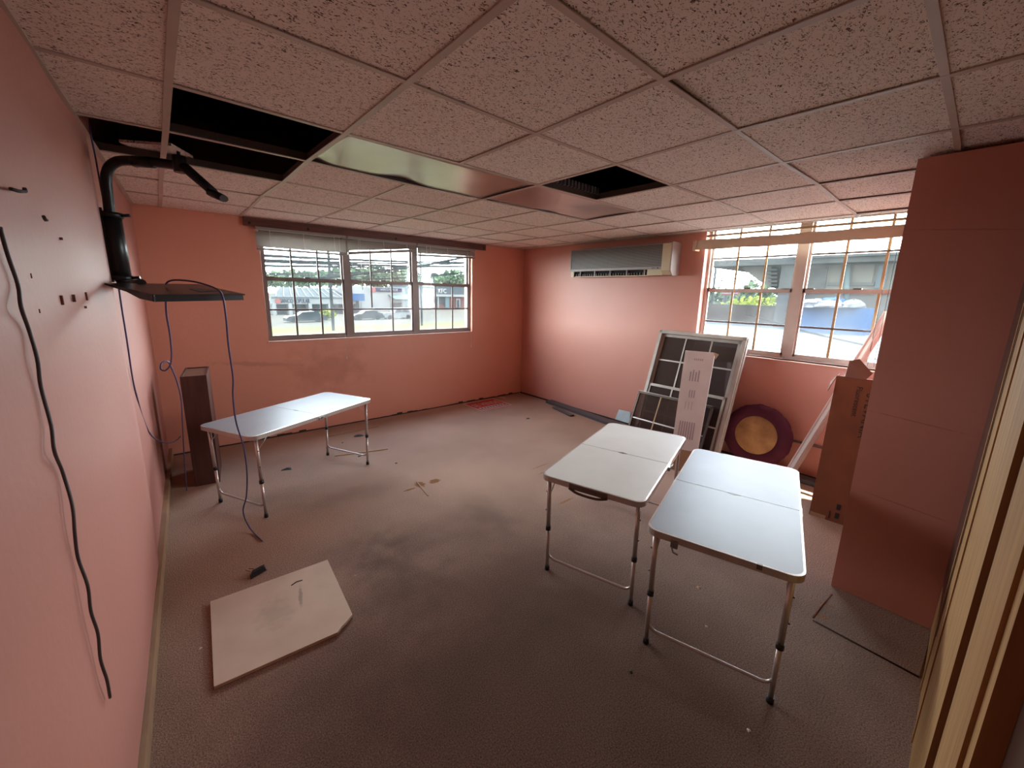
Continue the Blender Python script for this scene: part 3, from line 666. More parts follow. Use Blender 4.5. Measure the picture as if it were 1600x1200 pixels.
for nm, c, d, w0 in (('upper_sash', mid-.02, Hg-.03, -.06), ('lower_sash', .03, mid+.02, -.035)):
    s_ = MB()
    for a, b, e, f in ((.035, Wd-.06, c, c+.03), (.035, Wd-.06, d-.03, d), (.035, .06, c, d), (Wd-.085, Wd-.06, c, d)): s_.box((a, e, w0), (b, f, w0+.022))
    S = s_.build(nm, M_wf, bf)
    lf(S, .05, Wd-.07, c+.02, d-.02, w0+.008, w0+.012, 'pane', M_dglass)
    for fr in (1/3, 2/3): lf(S, .035+(Wd-.095)*fr-.008, .035+(Wd-.095)*fr+.008, c+.03, d-.03, w0+.010, w0+.018, 'muntin', M_alu)
    for fr in (.52,): lf(S, .06, Wd-.085, c+(d-c)*fr-.008, c+(d-c)*fr+.008, w0+.010, w0+.018, 'muntin', M_alu)
Mf2, W2_, H2_ = lean(Vector((3.90, 2.50, 0.003)), Vector((3.90, 1.64, .003)), Vector((4.155, 2.52, .60)))
sf = empty('sash', label='low dark framed window sash leaning in front of the large frame', cat='window sash', M=Mf2)
M_bronze = mat('bronze sash metal', (.13, .095, .08, 1), .4, metal=.5, var=.4)
s_ = MB()
for a, b, c, d in ((0, W2_, 0, .028), (0, W2_, H2_-.028, H2_), (0, .02, 0, H2_), (W2_-.02, W2_, 0, H2_)): s_.box((a, c, -.022), (b, d, 0))
s_.build('sash_frame', M_bronze, sf)
lf(sf, .0, W2_, H2_-.004, H2_, -.022, .002, 'top_channel', M_alu)
lf(sf, .018, W2_-.018, .02, H2_-.02, -.014, -.010, 'pane', glassmat('grey sash glass', (.45, .38, .36, 1), .25, .08, .12, (.4, .34, .32, 1)))
for fr in (1/3, 2/3): lf(sf, W2_*fr-.007, W2_*fr+.007, .028, H2_-.028, -.011, -.005, 'muntin', M_munt2)
lf(sf, .02, W2_-.02, H2_*.5-.007, H2_*.5+.007, -.011, -.005, 'muntin', M_alu)
# white carton leaning on the frames
bl, br = Vector((3.66, 1.80, .003)), Vector((3.735, 1.58, .003))
tl = at(1080, 548, 0, 4.13)
Mc, Wc, Hc = lean(bl, br, tl)
wbx = empty('white_carton', label='long flat white printed carton leaning upright against the stacked window frames', cat='box', M=Mc)
Wt = Wc*1.12
q8 = [(0, 0, -.065), (Wc, 0, -.065), (Wc, 0, 0), (0, 0, 0), (-.02, Hc, -.065), (Wt, Hc, -.065), (Wt, Hc, 0), (-.02, Hc, 0)]
MB().hexa([Vector(v) for v in q8]).build('carton_body', M_wbox, wbx)
MB().add([(Wt, Hc, 0), (Wt+.045, Hc-.03, .01), (Wt+.03, Hc-.09, 0), (Wt, Hc-.06, 0), (Wt+.02, Hc-.01, -.04)], [(0, 1, 2, 3), (0, 4, 1)]) if False else None
fl_ = MB(); fl_.add([(Wt-.01, Hc+.002, .001), (Wt+.04, Hc-.02, .02), (Wt+.012, Hc-.075, .002), (Wt+.04, Hc-.02, .016)], [(0, 1, 2), (0, 3, 2)]); fl_.build('torn_flap', M_cardl, wbx)
MB().box((.005, -.001+.0, -.066), (Wc, Hc*.17, .0012)).build('bottom_wrap', M_cardl, wbx)
for k in range(7): MB().box((.035+k*.022, Hc*.26, 0), (.046+k*.022, Hc*.40, .001)).build('printed_stripe', M_ink, wbx)
for k in range(4): MB().box((.06+k*.026, Hc*.74, 0), (.072+k*.026, Hc*.74+.10+.02*(k % 2), .001)).build('printed_stripe', M_ink, wbx)
for k in range(3): MB().box((.08+k*.022, Hc*.60, 0), (.09+k*.022, Hc*.60+.08, .001)).build('printed_stripe', M_ink, wbx)
for k in range(3): MB().box((.06+k*.03, Hc*.50, 0), (.064+k*.03, Hc*.50+.08, .001)).build('printed_stripe', M_ink, wbx)
for k in range(5): MB().box((.08+.018*k, Hc*.92, 0), (.09+.018*k, Hc*.92+.02, .001)).build('printed_stripe', M_ink, wbx)

# ------------------------------------------------------------------ round cushion
cu = empty('round_cushion', label='round plum cushion with bare foam middle leaning on the wall under the right window', cat='cushion')
cx, cyc, cz, R = 4.445, 1.30, .325, .315
lean_a = math.radians(10)
Mcu = Matrix.Translation((cx, cyc, cz)) @ Matrix.Rotation(lean_a, 4, 'Y') @ Matrix.Rotation(-PI/2, 4, 'Y')   # local z -> towards the room (-x)
cu.matrix_world = Mcu
N, K = 72, 14; vs = []; prof = []
for k in range(K+1):
    a = PI*k/K-PI/2; prof.append((.245+.07*math.cos(a)**.8 if math.cos(a) > 0 else .245, .05*math.sin(a)))
prof = [(.0, -.045)]+[(.245+.07*max(0, math.cos(-PI/2+PI*k/K))**.8, .05*math.sin(-PI/2+PI*k/K)) for k in range(K+1)]+[(.20, .048), (.19, .032)]
for i in range(N):
    th = 2*PI*i/N; pk = .003*math.sin(th*13+1)+.002*math.sin(th*29)
    poly = 1-.006*abs(math.sin(th*4.5))
    for r, z in prof: vs.append(((r*poly+pk*(r > .21))*math.cos(th), (r*poly+pk*(r > .21))*math.sin(th), z+pk*(z > 0 and r > .21)))
n = len(prof)
mesh_obj('fabric_cover', vs, [(i*n+k, ((i+1) % N)*n+k, ((i+1) % N)*n+k+1, i*n+k+1) for i in range(N) for k in range(n-1)], M_plum, cu, True)
vs = [(0, 0, .040)]; 
for i in range(N):
    th = 2*PI*i/N; r = .200+.003*math.sin(th*5)+.002*math.sin(th*11); vs.append((r*math.cos(th), r*math.sin(th), .036)); 
for i in range(N): th = 2*PI*i/N; vs.append((.10*math.cos(th), .10*math.sin(th), .042))
mesh_obj('foam_pad', vs, [(0, 1+N+i, 1+N+(i+1) % N) for i in range(N)]+[(1+i, 1+(i+1) % N, 1+N+(i+1) % N, 1+N+i) for i in range(N)], M_foam, cu, True)

# ------------------------------------------------------------------ white angle trim, brown carton
a, b = Vector((3.90, .925, .0)), Vector((4.545, .50, 1.60))
d = (b-a).normalized(); s1 = d.cross(Vector((1, 0, 0))).normalized(); s2 = d.cross(s1).normalized()
if s2.x < 0: s2 = -s2
if s1.y < 0: s1 = -s1
tr = empty('angle_trim', a, label='long white metal angle trim leaning diagonally across the right window', cat='metal trim')
def barM(nm, o0, w1, w2, m):
    o = MB(); L = (b-a).length; X = frame_M(Vector((0, 0, 0)), s1, s2, d)
    o.box((o0[0], o0[1], 0), (o0[0]+w1, o0[1]+w2, L), X); return o.build(nm, m, tr)
barM('flange', (-.005, 0), .04, .003, M_white); barM('flange', (-.005, 0), .003, .04, M_white); barM('flange', (-.035, .037), .033, .003, M_white)
barM('rolled_edge', (.03, -.004), .006, .006, M_white)

cb = empty('cardboard_carton', label='tall brown cardboard lamp carton standing open behind the closet wall', cat='box')
c0 = [Vector((3.748, .645, 0)), Vector((3.765, .34, 0)), Vector((3.92, .35, 0)), Vector((3.90, .655, 0))]
sh_v = Vector((.085, -.0, 1.125))
MB().hexa([v for v in c0]+[v+sh_v+Vector((0, 0, -.02*(k in (2, 3)))) for k, v in enumerate(c0)]).build('carton_body', M_card, cb)
tp = [v+sh_v for v in c0]
e = Vector((.0, 0, .0))
f1 = MB(); f1.add([tp[0]+Vector((0, -.05, 0)), tp[0]+Vector((0, -.17, -.005)), tp[0]+Vector((.02, -.20, .045)), tp[0]+Vector((.03, -.11, .14)), tp[0]+Vector((.02, -.055, .12))], [(0, 1, 2, 3, 4)])
o = f1.build('flap', mat('inner cardboard', (.20, .085, .055, 1), .8, var=.4), cb); o.modifiers.new('t', 'SOLIDIFY').thickness = .004
f1 = MB(); f1.add([tp[0], tp[3], tp[3]+Vector((-.02, .045, -.07)), tp[0]+Vector((-.03, .035, -.12))], [(0, 1, 2, 3)])
o = f1.build('flap', M_card, cb); o.modifiers.new('t', 'SOLIDIFY').thickness = .004
f1 = MB(); f1.add([tp[0]+Vector((.03, -.04, 0)), tp[0]+Vector((.03, -.10, 0)), tp[0]+Vector((.06, -.05, .06))], [(0, 1, 2)])
o = f1.build('white_liner', M_white, cb); o.modifiers.new('t', 'SOLIDIFY').thickness = .004
fu = (c0[1]-c0[0]).normalized(); fv = sh_v.normalized(); fn = fu.cross(fv); fn = -fn if fn.x > 0 else fn
def onface(u, v, up_=True):                        # text running down the face
    return frame_M(c0[0]+fu*u+fv*v+fn*.001, -fv, fu, fn) if up_ else frame_M(c0[0]+fu*u+fv*v+fn*.001, fu, fv, fn)
text('printed_text', 'Fluorescent', .048, onface(.145, .955), M_bink, cb, .0005)
text('printed_text', 'SYLVANIA', .075, onface(.215, .86), M_bink, cb, .0005)
for k in range(2): MB().box((-.012, 0, -.0), (.012, .045, .001), onface(.17, .035+.07*k, False)).build('handling_mark', M_bink, cb)
MB().box((-.003, 0, 0), (.003, .06, .001), onface(.125, .02, False)).build('handling_mark', M_bink, cb)
MB().box((0, 0, -.002), (.10, .03, .0012), onface(.005, .0, False)).build('torn_edge', M_cardl, cb)

# ------------------------------------------------------------------ wood cabinet speaker
yawS = -.12
spk = empty('speaker_cabinet', (.153, 4.155, 0), yawS, 'tall dark red wooden speaker cabinet standing in the left back corner', 'speaker')
Wk, Dk, Hk = .172, .46, .955
MB().box((-Wk/2, 0, 0), (Wk/2, Dk, Hk-.012)).build('cabinet', M_wood_d, spk, bevel=.003)
rm = MB()
for a_, b_, c_, d_ in ((-Wk/2, Wk/2, 0, .014), (-Wk/2, Wk/2, Dk-.014, Dk), (-Wk/2, -Wk/2+.014, .014, Dk-.014), (Wk/2-.014, Wk/2, .014, Dk-.014)): rm.box((a_, c_, Hk-.014), (b_, d_, Hk+.002))
rm.build('top_rim', M_wood_d, spk)
MB().box((-Wk/2+.014, .014, Hk-.013), (Wk/2-.014, Dk-.014, Hk-.005)).build('top_panel', M_wood_t, spk)
MB().box((-Wk/2-.004, .03, .02), (-Wk/2, Dk-.02, Hk-.03)).build('grille_cloth', M_black, spk)

# ------------------------------------------------------------------ wall mount arm and tray
mt = empty('wall_mount', (-.15, 2.98, 1.7), 0, 'black tubular television wall mount arm on the left wall below the open bays', 'wall mount')
o3 = Vector((-.15, 2.98, 1.7))
def rel(L): return [Vector(p)-o3 for p in L]
S0 = at(189, 434, 1, 2.98); S1 = at(172, 336, 1, 2.98)
MB().tube(rel([S0, S1]), .043, 16).build('sleeve', M_blackm, mt)
for c in (S0, S1):
    MB().tube(rel([c-Vector((0, 0, .012)), c+Vector((0, 0, .012))]), .050, 16).build('clamp_ring', M_blackm, mt)
    MB().tube(rel([c+Vector((.04, -.02, 0)), c+Vector((.075, -.03, .004))]), .008, 8).build('thumb_screw', M_blackm, mt)
MB().box((-.012, -.045, -.0), (.012, .045, .36), Matrix.Translation(Vector((wall_x(2.98)+.01, 2.99, 1.69))-o3)).build('wall_plate', M_blackm, mt)
for z in (1.75, 1.98): MB().box((0, -.02, -.02), (.06, .02, .02), Matrix.Translation(Vector((wall_x(2.98), 2.985, z))-o3)).build('bracket', M_blackm, mt)
T0 = Vector((S1.x-.0, 2.98, 2.0))
path = [S1, at(169, 310, 1, 2.98), at(166, 280, 1, 2.975), at(170, 263, 1, 2.965), at(180, 254, 1, 2.94), at(195, 251, 1, 2.91), at(235, 253, 1, 2.81), at(282, 259, 1, 2.70)]
MB().tube(rel(smoothpath(path, 5)), .0225, 14).build('bent_tube', M_blackm, mt)
MB().tube(rel([at(208, 252, 1, 2.88), at(240, 254, 1, 2.80)]), .0255, 14).build('tube_sleeve', M_blackm, mt)
J = at(281, 256, 1, 2.69)
MB().tube(rel([J+Vector((0, 0, .035)), J-Vector((0, 0, .04))]), .028, 12).build('pivot', M_blackm, mt)
MB().tube(rel([J+Vector((0, 0, .035)), J+Vector((0, 0, .055))]), .008, 8).build('pivot_bolt', M_blackm, mt)
E0, E1 = at(288, 261, 1, 2.66), at(333, 300, 1, 2.56)
MB().tube(rel([E0, E1]), [.030, .026], 10, flat=.75).build('drop_arm', M_blackm, mt)
E2 = at(350, 309, 1, 2.53)
d = (E2-E1).normalized(); MB().tube(rel([E1-d*.01+Vector((0, 0, -.008)), E2+Vector((0, 0, -.004))]), [.040, .034], 8, flat=.5).build('end_fork', M_blackm, mt)
MB().tube(rel([S0, at(196, 446, 1, 2.98)]), .028, 12).build('lower_tube', M_blackm, mt)
# tray
A_, B_, C_ = at(163, 442, 1, 2.60), at(240, 460.5, 1, 2.30), at(383, 459.5, 1, 2.44)
D_ = A_+(C_-B_)
tray = empty('tray', B_, label='flat black tray hanging level below the wall mount arm', cat='tray')
def relB(L): return [Vector(p)-B_ for p in L]
u = (C_-B_).normalized(); v = (A_-B_).normalized(); nrm = u.cross(v).normalized(); nrm = -nrm if nrm.z < 0 else nrm
q = relB([B_, C_, D_, A_]); MB().hexa([x-nrm*.006 for x in q]+q).build('tray_plate', M_traytop, tray)
cut = B_+(C_-B_)*.02
q = relB([B_+v*.002, C_+v*.002-u*.008, C_+v*.012-u*.008, B_+v*.012]); MB().hexa([x-Vector((0, 0, .03)) for x in q]+q).build('front_lip', M_traytop, tray)
side = MB(); side.add([x for x in relB([B_, A_])]+[A_-B_+Vector((0, 0, -.008)), (A_-B_)*.55+Vector((0, 0, -.016)), (A_-B_)*.3+Vector((0, 0, -.032)), Vector((0, 0, -.03))], [(0, 1, 2, 3, 4, 5)])
o = side.build('side_lip', M_traytop, tray); o.modifiers.new('t', 'SOLIDIFY').thickness = .004
m_sq = MB(); c = (A_+B_+C_+D_)/4-B_; m_sq.add([c+u*.03-v*.10+nrm*.0015, c+u*.13-v*.07+nrm*.0015, c+u*.09+v*.02+nrm*.0015, c+u*.04-v*.0+nrm*.0015], [(0, 1, 2, 3)]); m_sq.build('reflection_patch', mat('grey reflection patch', (.10, .085, .08, 1), .5), tray)  # reflection on the tray, painted as a flat grey patch
MB().tube(relB([at(196, 446, 1, 2.98), (A_+D_)/2+Vector((-.05, 0, -.0))]), .02, 10).build('tray_arm', M_blackm, tray)

# ------------------------------------------------------------------ cables
def cable(name, pts, r, m, label, cat='cable', k=6, group=None):
    return tag(MB().tube(smoothpath(pts, k), r, 8).build(name, m), label, cat, group)
cable('network_cable', [at(140, 185, 1, 3.0), at(141, 205, 1, 2.98), at(149, 245, 1, 2.975), at(157, 290, 1, 2.98), at(164, 325, 1, 2.99), at(168, 345, 1, 3.0)], .0035, M_blue, 'thin blue cable running down from the open ceiling bay to the wall mount')
cable('network_cable', [at(186, 452, 1, 2.93), at(190, 480, 1, 2.97), at(198, 530, 1, 3.05), at(207, 590, 1, 3.2), at(214, 620, 1, 3.3), at(224, 655, 1, 3.5), at(238, 682, 1, 3.7), at(258, 692, 1, 3.9), at(272, 690, 1, 4.0), at(282, 682, 1, 4.15)], .004, M_blue, 'blue cable sagging in a long curve from under the tray to the speaker cabinet')
cable('network_cable', [at(259, 462, 1, 2.45), at(260, 490, 1, 2.5), at(265, 520, 1, 2.6), at(268, 552, 1, 2.75), at(266, 570, 1, 2.85), at(258, 579, 1, 2.9), at(251, 576, 1, 2.9), at(253, 567, 1, 2.92), at(262, 565, 1, 2.95), at(269, 577, 1, 3.0), at(277, 598, 1, 3.1), at(283, 625, 1, 3.3), at(285, 660, 1, 3.6), at(287, 700, 1, 3.9), at(290, 745, 1, 4.02), fl(292, 768)+Vector((0, 0, .01))], .0042, M_blue, 'blue cable with a small loop hanging in front of the speaker cabinet')
top = c_top = None
cable('network_cable', [at(259, 444, 1, 2.58), at(264, 439.5, 1, 2.56), at(275, 437.5, 1, 2.54), at(300, 439.5, 1, 2.50), at(325, 446, 1, 2.44), at(340, 453, 1, 2.38), at(348, 464, 1, 2.345), at(353, 495, 1, 2.36), at(357, 540, 1, 2.40), at(364, 590, 1, 2.5), at(364, 620, 1, 2.55), at(369, 660, 1, 2.65), at(381, 700, 1, 2.75), at(386, 740, 1, 2.82), at(385, 775, 1, 2.9), at(380, 800, 1, 2.95), fl(391, 831)+Vector((0, 0, .03)), fl(410, 847)+Vector((0, 0, .006))], .0042, M_blue, 'blue cable draped over the tray and down to the floor past the table')
cable('wall_cable', [lwp(0, 355, 0.026), lwp(12, 398, 0.022), lwp(28, 445, 0.022), lwp(33, 480, 0.028), lwp(45, 515, 0.022), lwp(58, 560, 0.027), lwp(64, 605, 0.022), lwp(80, 665, 0.026), lwp(85, 705, 0.028), lwp(98, 738, 0.022), lwp(113, 790, 0.029), lwp(117, 835, 0.026), lwp(122, 872, 0.021), lwp(137, 915, 0.029), lwp(142, 955, 0.026), lwp(153, 990, 0.029), lwp(157, 1030, 0.023), lwp(167, 1062, 0.026), lwp(172, 1090, 0.019)], 0.0036, M_gcab, 'thick dark grey cable hanging loosely down the near left wall', k=5)

# ------------------------------------------------------------------ things on the floor
poly = [fl(329, 944), fl(335, 1078), fl(528, 992), fl(534, 983), fl(541, 976), fl(551, 964), fl(512, 878)]
o = empty('ceiling_board', poly[0], label='beige rectangular board offcut with one broken corner lying on the carpet', cat='board')
vs = [Vector((p.x, p.y, z))-poly[0] for z in (.001, .016) for p in poly]; n = len(poly)
mesh_obj('board', vs, [tuple(range(n)), tuple(range(n, 2*n))]+[(i, (i+1) % n, n+(i+1) % n, n+i) for i in range(n)], M_gyp, o)
tg = MB(); c = fl(464, 914)-poly[0]+Vector((0, 0, .017)); tg.tube([c+Vector((-.03, -.008, 0)), c+Vector((0, .006, 0)), c+Vector((.03, .0, 0))], .003, 5); tg.build('tear', M_bits, o)
clip = empty('binder_clip', fl(404, 897), .3, 'small black plastic clip with wire loop lying above the beige board', 'clip')
cp_ = MB(); cp_.add([(-.05, -.012, 0), (.045, -.005, 0), (.05, .03, 0), (-.035, .03, 0), (-.04, -.008, .028), (.03, .0, .035), (.045, .022, .03), (-.02, .022, .03)], [(0, 1, 2, 3), (4, 5, 6, 7), (0, 1, 5, 4), (1, 2, 6, 5), (2, 3, 7, 6), (3, 0, 4, 7)]); cp_.build('clip_body', M_black, clip)
MB().tube(smoothpath([(-.03, .02, .03), (-.045, .045, .035), (-.025, .055, .03), (-.01, .03, .03)], 4), .003, 6).build('wire_loop', mat('brass wire', (.3, .15, .05, 1), .4, metal=.6), clip)
# red sign
P0, P1_, P2_, P3_ = fl(752, 643), fl(800, 633), fl(775, 622.5), fl(727, 631)
ux = (P1_-P0).normalized(); uy = Vector((-ux.y, ux.x, 0)); Ws = (P1_-P0).length; Hs = (P3_-P0).length
sg = empty('for_sale_sign', label='red and white for sale sign lying flat on the carpet near the back corner', cat='sign', M=frame_M(fl(752, 643)*.5+P1_*.0+fl(752, 643)*.5, Vector((ux.x, ux.y, 0)), uy, Vector((0, 0, 1))))
dx = -.03
MB().box((0, 0, .001), (Ws, Hs, .006)).build('sign_panel', M_signw, sg)
MB().box((.02, .02, .006), (Ws-.02, Hs-.02, .0066)).build('red_field', M_red, sg)
MB().box((.05, .05, .0066), (Ws-.05, .15, .0072)).build('white_band', M_signw, sg)
text('lettering', 'SE VENDE', .135, Matrix.Translation((Ws/2, .27, .0075)) @ Matrix.Scale(1.0, 4) @ Matrix.Diagonal((.82, 1.5, 1, 1)), M_signw, sg, .0004)
for k in range(9): MB().box((.075+k*.052, .075, .0072), (.105+k*.052, .125, .0076)).build('digit', M_bits, sg)
# sticks and scraps
def strip(name, a, b, w_, h, m, label, cat, z=0.001):
    d = (b-a); L = d.length; d.normalize(); s = Vector((-d.y, d.x, 0)).normalized(); X = frame_M(a, d, s, Vector((0, 0, 1)))
    o = MB().box((0, -w_/2, z), (L, w_/2, z+h), X).build(name, m); return tag(o, label, cat)
strip('wood_stick', fl(523, 713), fl(606, 702), .012, .008, M_stick, 'thin bare wood stick on the floor behind the far table leg', 'stick')
strip('wood_sliver', fl(510, 683), fl(590, 667), .010, .004, M_cardl, 'thin pale wood sliver on the floor close to the back wall', 'stick')
strip('wood_sliver', fl(651, 753), fl(669, 775), .010, .005, M_cardl, 'thin brown wood sliver across the rusty carpet stain', 'stick')
strip('plastic_strip', fl(780, 621), fl(790, 622), .03, .004, M_signw, 'small white strip on the carpet behind the red sign', 'scrap')
def scrap(px, py, r, m, label, sx=1.0, flat=.3):
    c = fl(px, py); n = 7; random.seed(px*7+py)
    pts = [(c.x+r*sx*math.cos(2*PI*k/n)*random.uniform(.5, 1.2), c.y+r*math.sin(2*PI*k/n)*random.uniform(.5, 1.2)) for k in range(n)]
    vs = [(x, y, .001) for x, y in pts]+[(c.x, c.y, .003+r*flat)]
    o = mesh_obj('floor_scrap', vs, [tuple(range(n))]+[(i, (i+1) % n, n) for i in range(n)], m); tag(o, label, 'scrap'); return o
scrap(449, 733, .045, M_bits, 'black crumpled scrap lying under the far table', 1.3)
scrap(560, 681, .05, M_bits, 'dark leaf scrap beside the far right table leg', 1.6)
scrap(535, 692, .015, M_bits, 'tiny dark crumb under the far end of the far table')
scrap(619, 724, .018, M_bits, 'small dark crumb right of the far table')
scrap(825, 654, .03, M_bits, 'small dark scrap near the middle of the far carpet', 1.4)
scrap(561, 713, .02, M_bits, 'dark chip beside the thin wood stick')
scrap(312, 1014, .013, M_chip, 'small white chip left of the beige board')
scrap(1180, 855, .01, M_chip, 'tiny pale chip below the bluish table')
scrap(1092, 918, .014, M_stick, 'small curled brown shred on the carpet between the front table legs')
scrap(985, 1050, .012, M_bits, 'dark crumb in front of the nearest table leg')
scrap(1104, 979, .008, M_chip, 'tiny white fleck under the front edge of the nearest table')
scrap(1170, 1142, .010, M_chip, 'tiny white fleck on the carpet near the picture bottom')
scrap(555, 900, .008, M_chip, 'tiny white fleck just right of the beige board')
# metal strips along the right wall
ms = strip('metal_strip', Vector((4.50, 4.28, 0)), Vector((4.33, 2.55, 0)), .13, .035, M_metal, 'long dark grey metal channel lying along the foot of the right wall', 'metal strip')
ms2 = strip('metal_strip', Vector((4.33, 4.0, 0)), Vector((4.22, 3.55, 0)), .07, .02, M_metal, 'short grey metal piece lying in front of the long channel', 'metal strip')
strip('metal_strip', Vector((4.42, 1.15, 0)), Vector((4.40, .42, 0)), .12, .04, M_metal, 'grey metal strip on the floor between round cushion and brown carton', 'metal strip')
pa = [at(967, 640, 0, 4.50), at(985, 644, 0, 4.50), at(984, 662, 0, 4.45), at(961, 655, 0, 4.45)]
o = mesh_obj('plastic_scrap', pa+[v+Vector((.006, 0, 0)) for v in pa], [(0, 1, 2, 3), (7, 6, 5, 4), (0, 1, 5, 4), (1, 2, 6, 5), (2, 3, 7, 6), (3, 0, 4, 7)], M_paper)
tag(o, 'pale blue plastic sheet scrap propped on the metal channel beside the leaning frames', 'scrap')

# ================================================================== OUTSIDE
GZ = -2.7
_mat = mat
EXT = .14
def mat(name, col, *a, **k):
    col = tuple(c*EXT for c in col[:3])+(1,)
    if k.get('col2'): k['col2'] = tuple(c*EXT for c in k['col2'][:3])+(1,)
    k.setdefault('spec', .0)
    return _mat(name, col, *a, **k)
M_grass = mat('verge grass', (.24, .26, .10, 1), .9, var=.8, vscale=.25, col2=(.19, .22, .09, 1))
M_road = mat('asphalt', (.16, .155, .14, 1), .9, var=.6, vscale=.3)
M_pave = mat('parking lot', (.22, .21, .19, 1), .9, var=.5, vscale=.2)
M_bw = mat('bank white wall', (.50, .51, .50, 1), .8, var=.4, vscale=.5)
M_roofm = mat('grey metal roof', (.19, .22, .24, 1), .6, var=.4, vscale=.4)
M_navy = mat('navy sign', (.03, .05, .12, 1), .5); M_blueb = mat('blue fascia', (.04, .14, .32, 1), .5)
M_dwin = mat('dark shop glass', (.06, .075, .09, 1), .3, var=.5, vscale=1)
M_brick = mat('red brick', (.22, .09, .08, 1), .8, var=.5, vscale=1)
M_greyf = mat('grey fascia', (.13, .16, .18, 1), .7, var=.3)
M_aw = mat('pale teal awning', (.20, .30, .32, 1), .7)
M_tree = mat('far tree foliage', (.24, .34, .20, 1), .9, var=.9, vscale=.6, col2=(.15, .26, .13, 1))
M_leafy = mat('yellow green foliage', (.5, .6, .08, 1), .9, var=.9, vscale=1.5)
M_pole = mat('grey utility pole', (.075, .085, .095, 1), .8); M_wire = mat('wire', (.03, .035, .04, 1), .7)
M_conc = mat('weathered concrete', (.15, .155, .15, 1), .9, var=.8, vscale=.8, col2=(.09, .095, .1, 1))
M_concw = mat('pale rendered wall', (.32, .30, .26, 1), .9, var=.8, vscale=.6, col2=(.15, .14, .13, 1))
M_roofw = mat('white roof membrane', (.27, .30, .31, 1), .8, var=.5, vscale=.3, col2=(.21, .24, .25, 1))
M_tarp = mat('blue tarpaulin', (.12, .24, .45, 1), .5, var=.6, vscale=1.2, col2=(.12, .2, .36, 1)); M_tarpw = mat('white tarpaulin', (.38, .38, .40, 1), .6, var=.6, vscale=2)
M_parap = mat('brown grey parapet', (.13, .115, .10, 1), .9, var=.6, vscale=.8)
m_carg = mat('grey car paint', (.07, .085, .10, 1), .3, metal=.3); m_carw = mat('white car paint', (.34, .35, .36, 1), .3); m_tyre = mat('tyre', (.02, .02, .02, 1), .8)

tag(MB().box((-60, 5.6, GZ-.3), (260, 400, GZ)).build('parking_ground', M_pave), kind='structure')
tag(MB().box((-40, 26, GZ), (160, 33, GZ+.02)).build('street', M_road), kind='structure')
g1 = tag(MB().box((-30, 38, GZ), (140, 51, GZ+.05)).build('verge', M_grass), 'strip of verge grass between the street and the parked cars', 'grass', kind='stuff')
tag(MB().box((-30, 12, GZ), (60, 24, GZ+.05)).build('near_verge', M_grass), 'mown grass below the wide window', 'grass', kind='stuff')
def bxo(par, nm, m, px0, px1, pyt, pyb, Y, dep, zt=None, zb=None):
    a = at(px0, pyb, 1, Y); b = at(px1, pyt, 1, Y); c_ = at(px1, pyb, 1, Y); d_ = at(px0, pyt, 1, Y)
    z0 = zb if zb is not None else (a.z+c_.z)/2; z1 = zt if zt is not None else (b.z+d_.z)/2
    return MB().box((a.x, Y, z0), (c_.x, Y+dep, z1)).build(nm, m, par)
# bank one
Yb = 76
b1 = empty('bank_building', (20, Yb, GZ), 0, None, None)
b1.location = (0, 0, 0)
tag(b1, 'low white bank with pale columns and a sloped grey metal roof across the street', 'building')
bxo(b1, 'wall', M_bw, 421, 556, 470, 497, Yb+2, 14, zb=GZ)
z_e = at(480, 466, 1, Yb).z; xa, xb = at(424, 466, 1, Yb).x, at(552, 466, 1, Yb).x; z_r = at(500, 450, 1, Yb+7).z
bxo(b1, 'fascia', M_bw, 424, 556, 465, 475, Yb, 1, zt=z_e+.2, zb=at(480, 475, 1, Yb).z)
MB().add([(xa, Yb-.2, z_e+.2), (xb, Yb-.2, z_e+.2), (xb-1, Yb+8, z_r), (xa+3, Yb+8, z_r)], [(0, 1, 2, 3)]).build if False else None
mesh_obj('roof', [(xa, Yb-.2, z_e+.2), (xb, Yb-.2, z_e+.2), (xb, Yb+8, z_r), (xa+3, Yb+8, z_r), (xa, Yb-.2, z_e), (xb, Yb-.2, z_e), (xb, Yb+8, z_r-.3), (xa+3, Yb+8, z_r-.3)], [(0, 1, 2, 3), (4, 5, 6, 7), (0, 1, 5, 4), (1, 2, 6, 5), (2, 3, 7, 6), (3, 0, 4, 7)], M_roofm, b1)
for k in range(11):
    x = xa+.6+(xb-xa-1)*k/10.5; MB().tube([(x, Yb-.25, z_e+.26), (x+2*(1-k/10), Yb+8, z_r+.06)], .11, 4).build('roof_seam', M_bw, b1)
for px in (428, 453, 484, 515): bxo(b1, 'column', M_bw, px, px+5, 474, 497, Yb-.3, .5, zb=GZ)
for p0, p1 in ((434, 449), (462, 479), (489, 511), (518, 538)): bxo(b1, 'shop_window', M_dwin, p0, p1, 476, 494, Yb+1.6, .3)
za_ = at(460, 470, 1, Yb).z; c = at(461, 470.5, 1, Yb-.1)
text('bank_sign', 'BANCO POPULAR', 1.0, Matrix.Translation(c) @ Matrix.Rotation(PI/2, 4, 'X') @ Matrix.Diagonal((.56, 1, 1, 1)), M_navy, b1, .05)
MB().tube([(at(434, 468, 1, Yb).x, Yb-.2, c.z), (at(434, 468, 1, Yb).x, Yb, c.z)], .42, 14).build('sign_emblem', mat('red emblem', (.5, .16, .15, 1), .5), b1)
bxo(b1, 'drive_canopy', M_bw, 545, 566, 447, 462, Yb-1, 6); bxo(b1, 'blue_band', M_blueb, 549, 570, 459, 470, Yb-1.2, 3); bxo(b1, 'canopy_post', M_bw, 550, 553, 470, 495, Yb-1.2, .4, zb=GZ); bxo(b1, 'drive_bay', M_dwin, 554, 562, 470, 495, Yb+1, .4, zb=GZ)
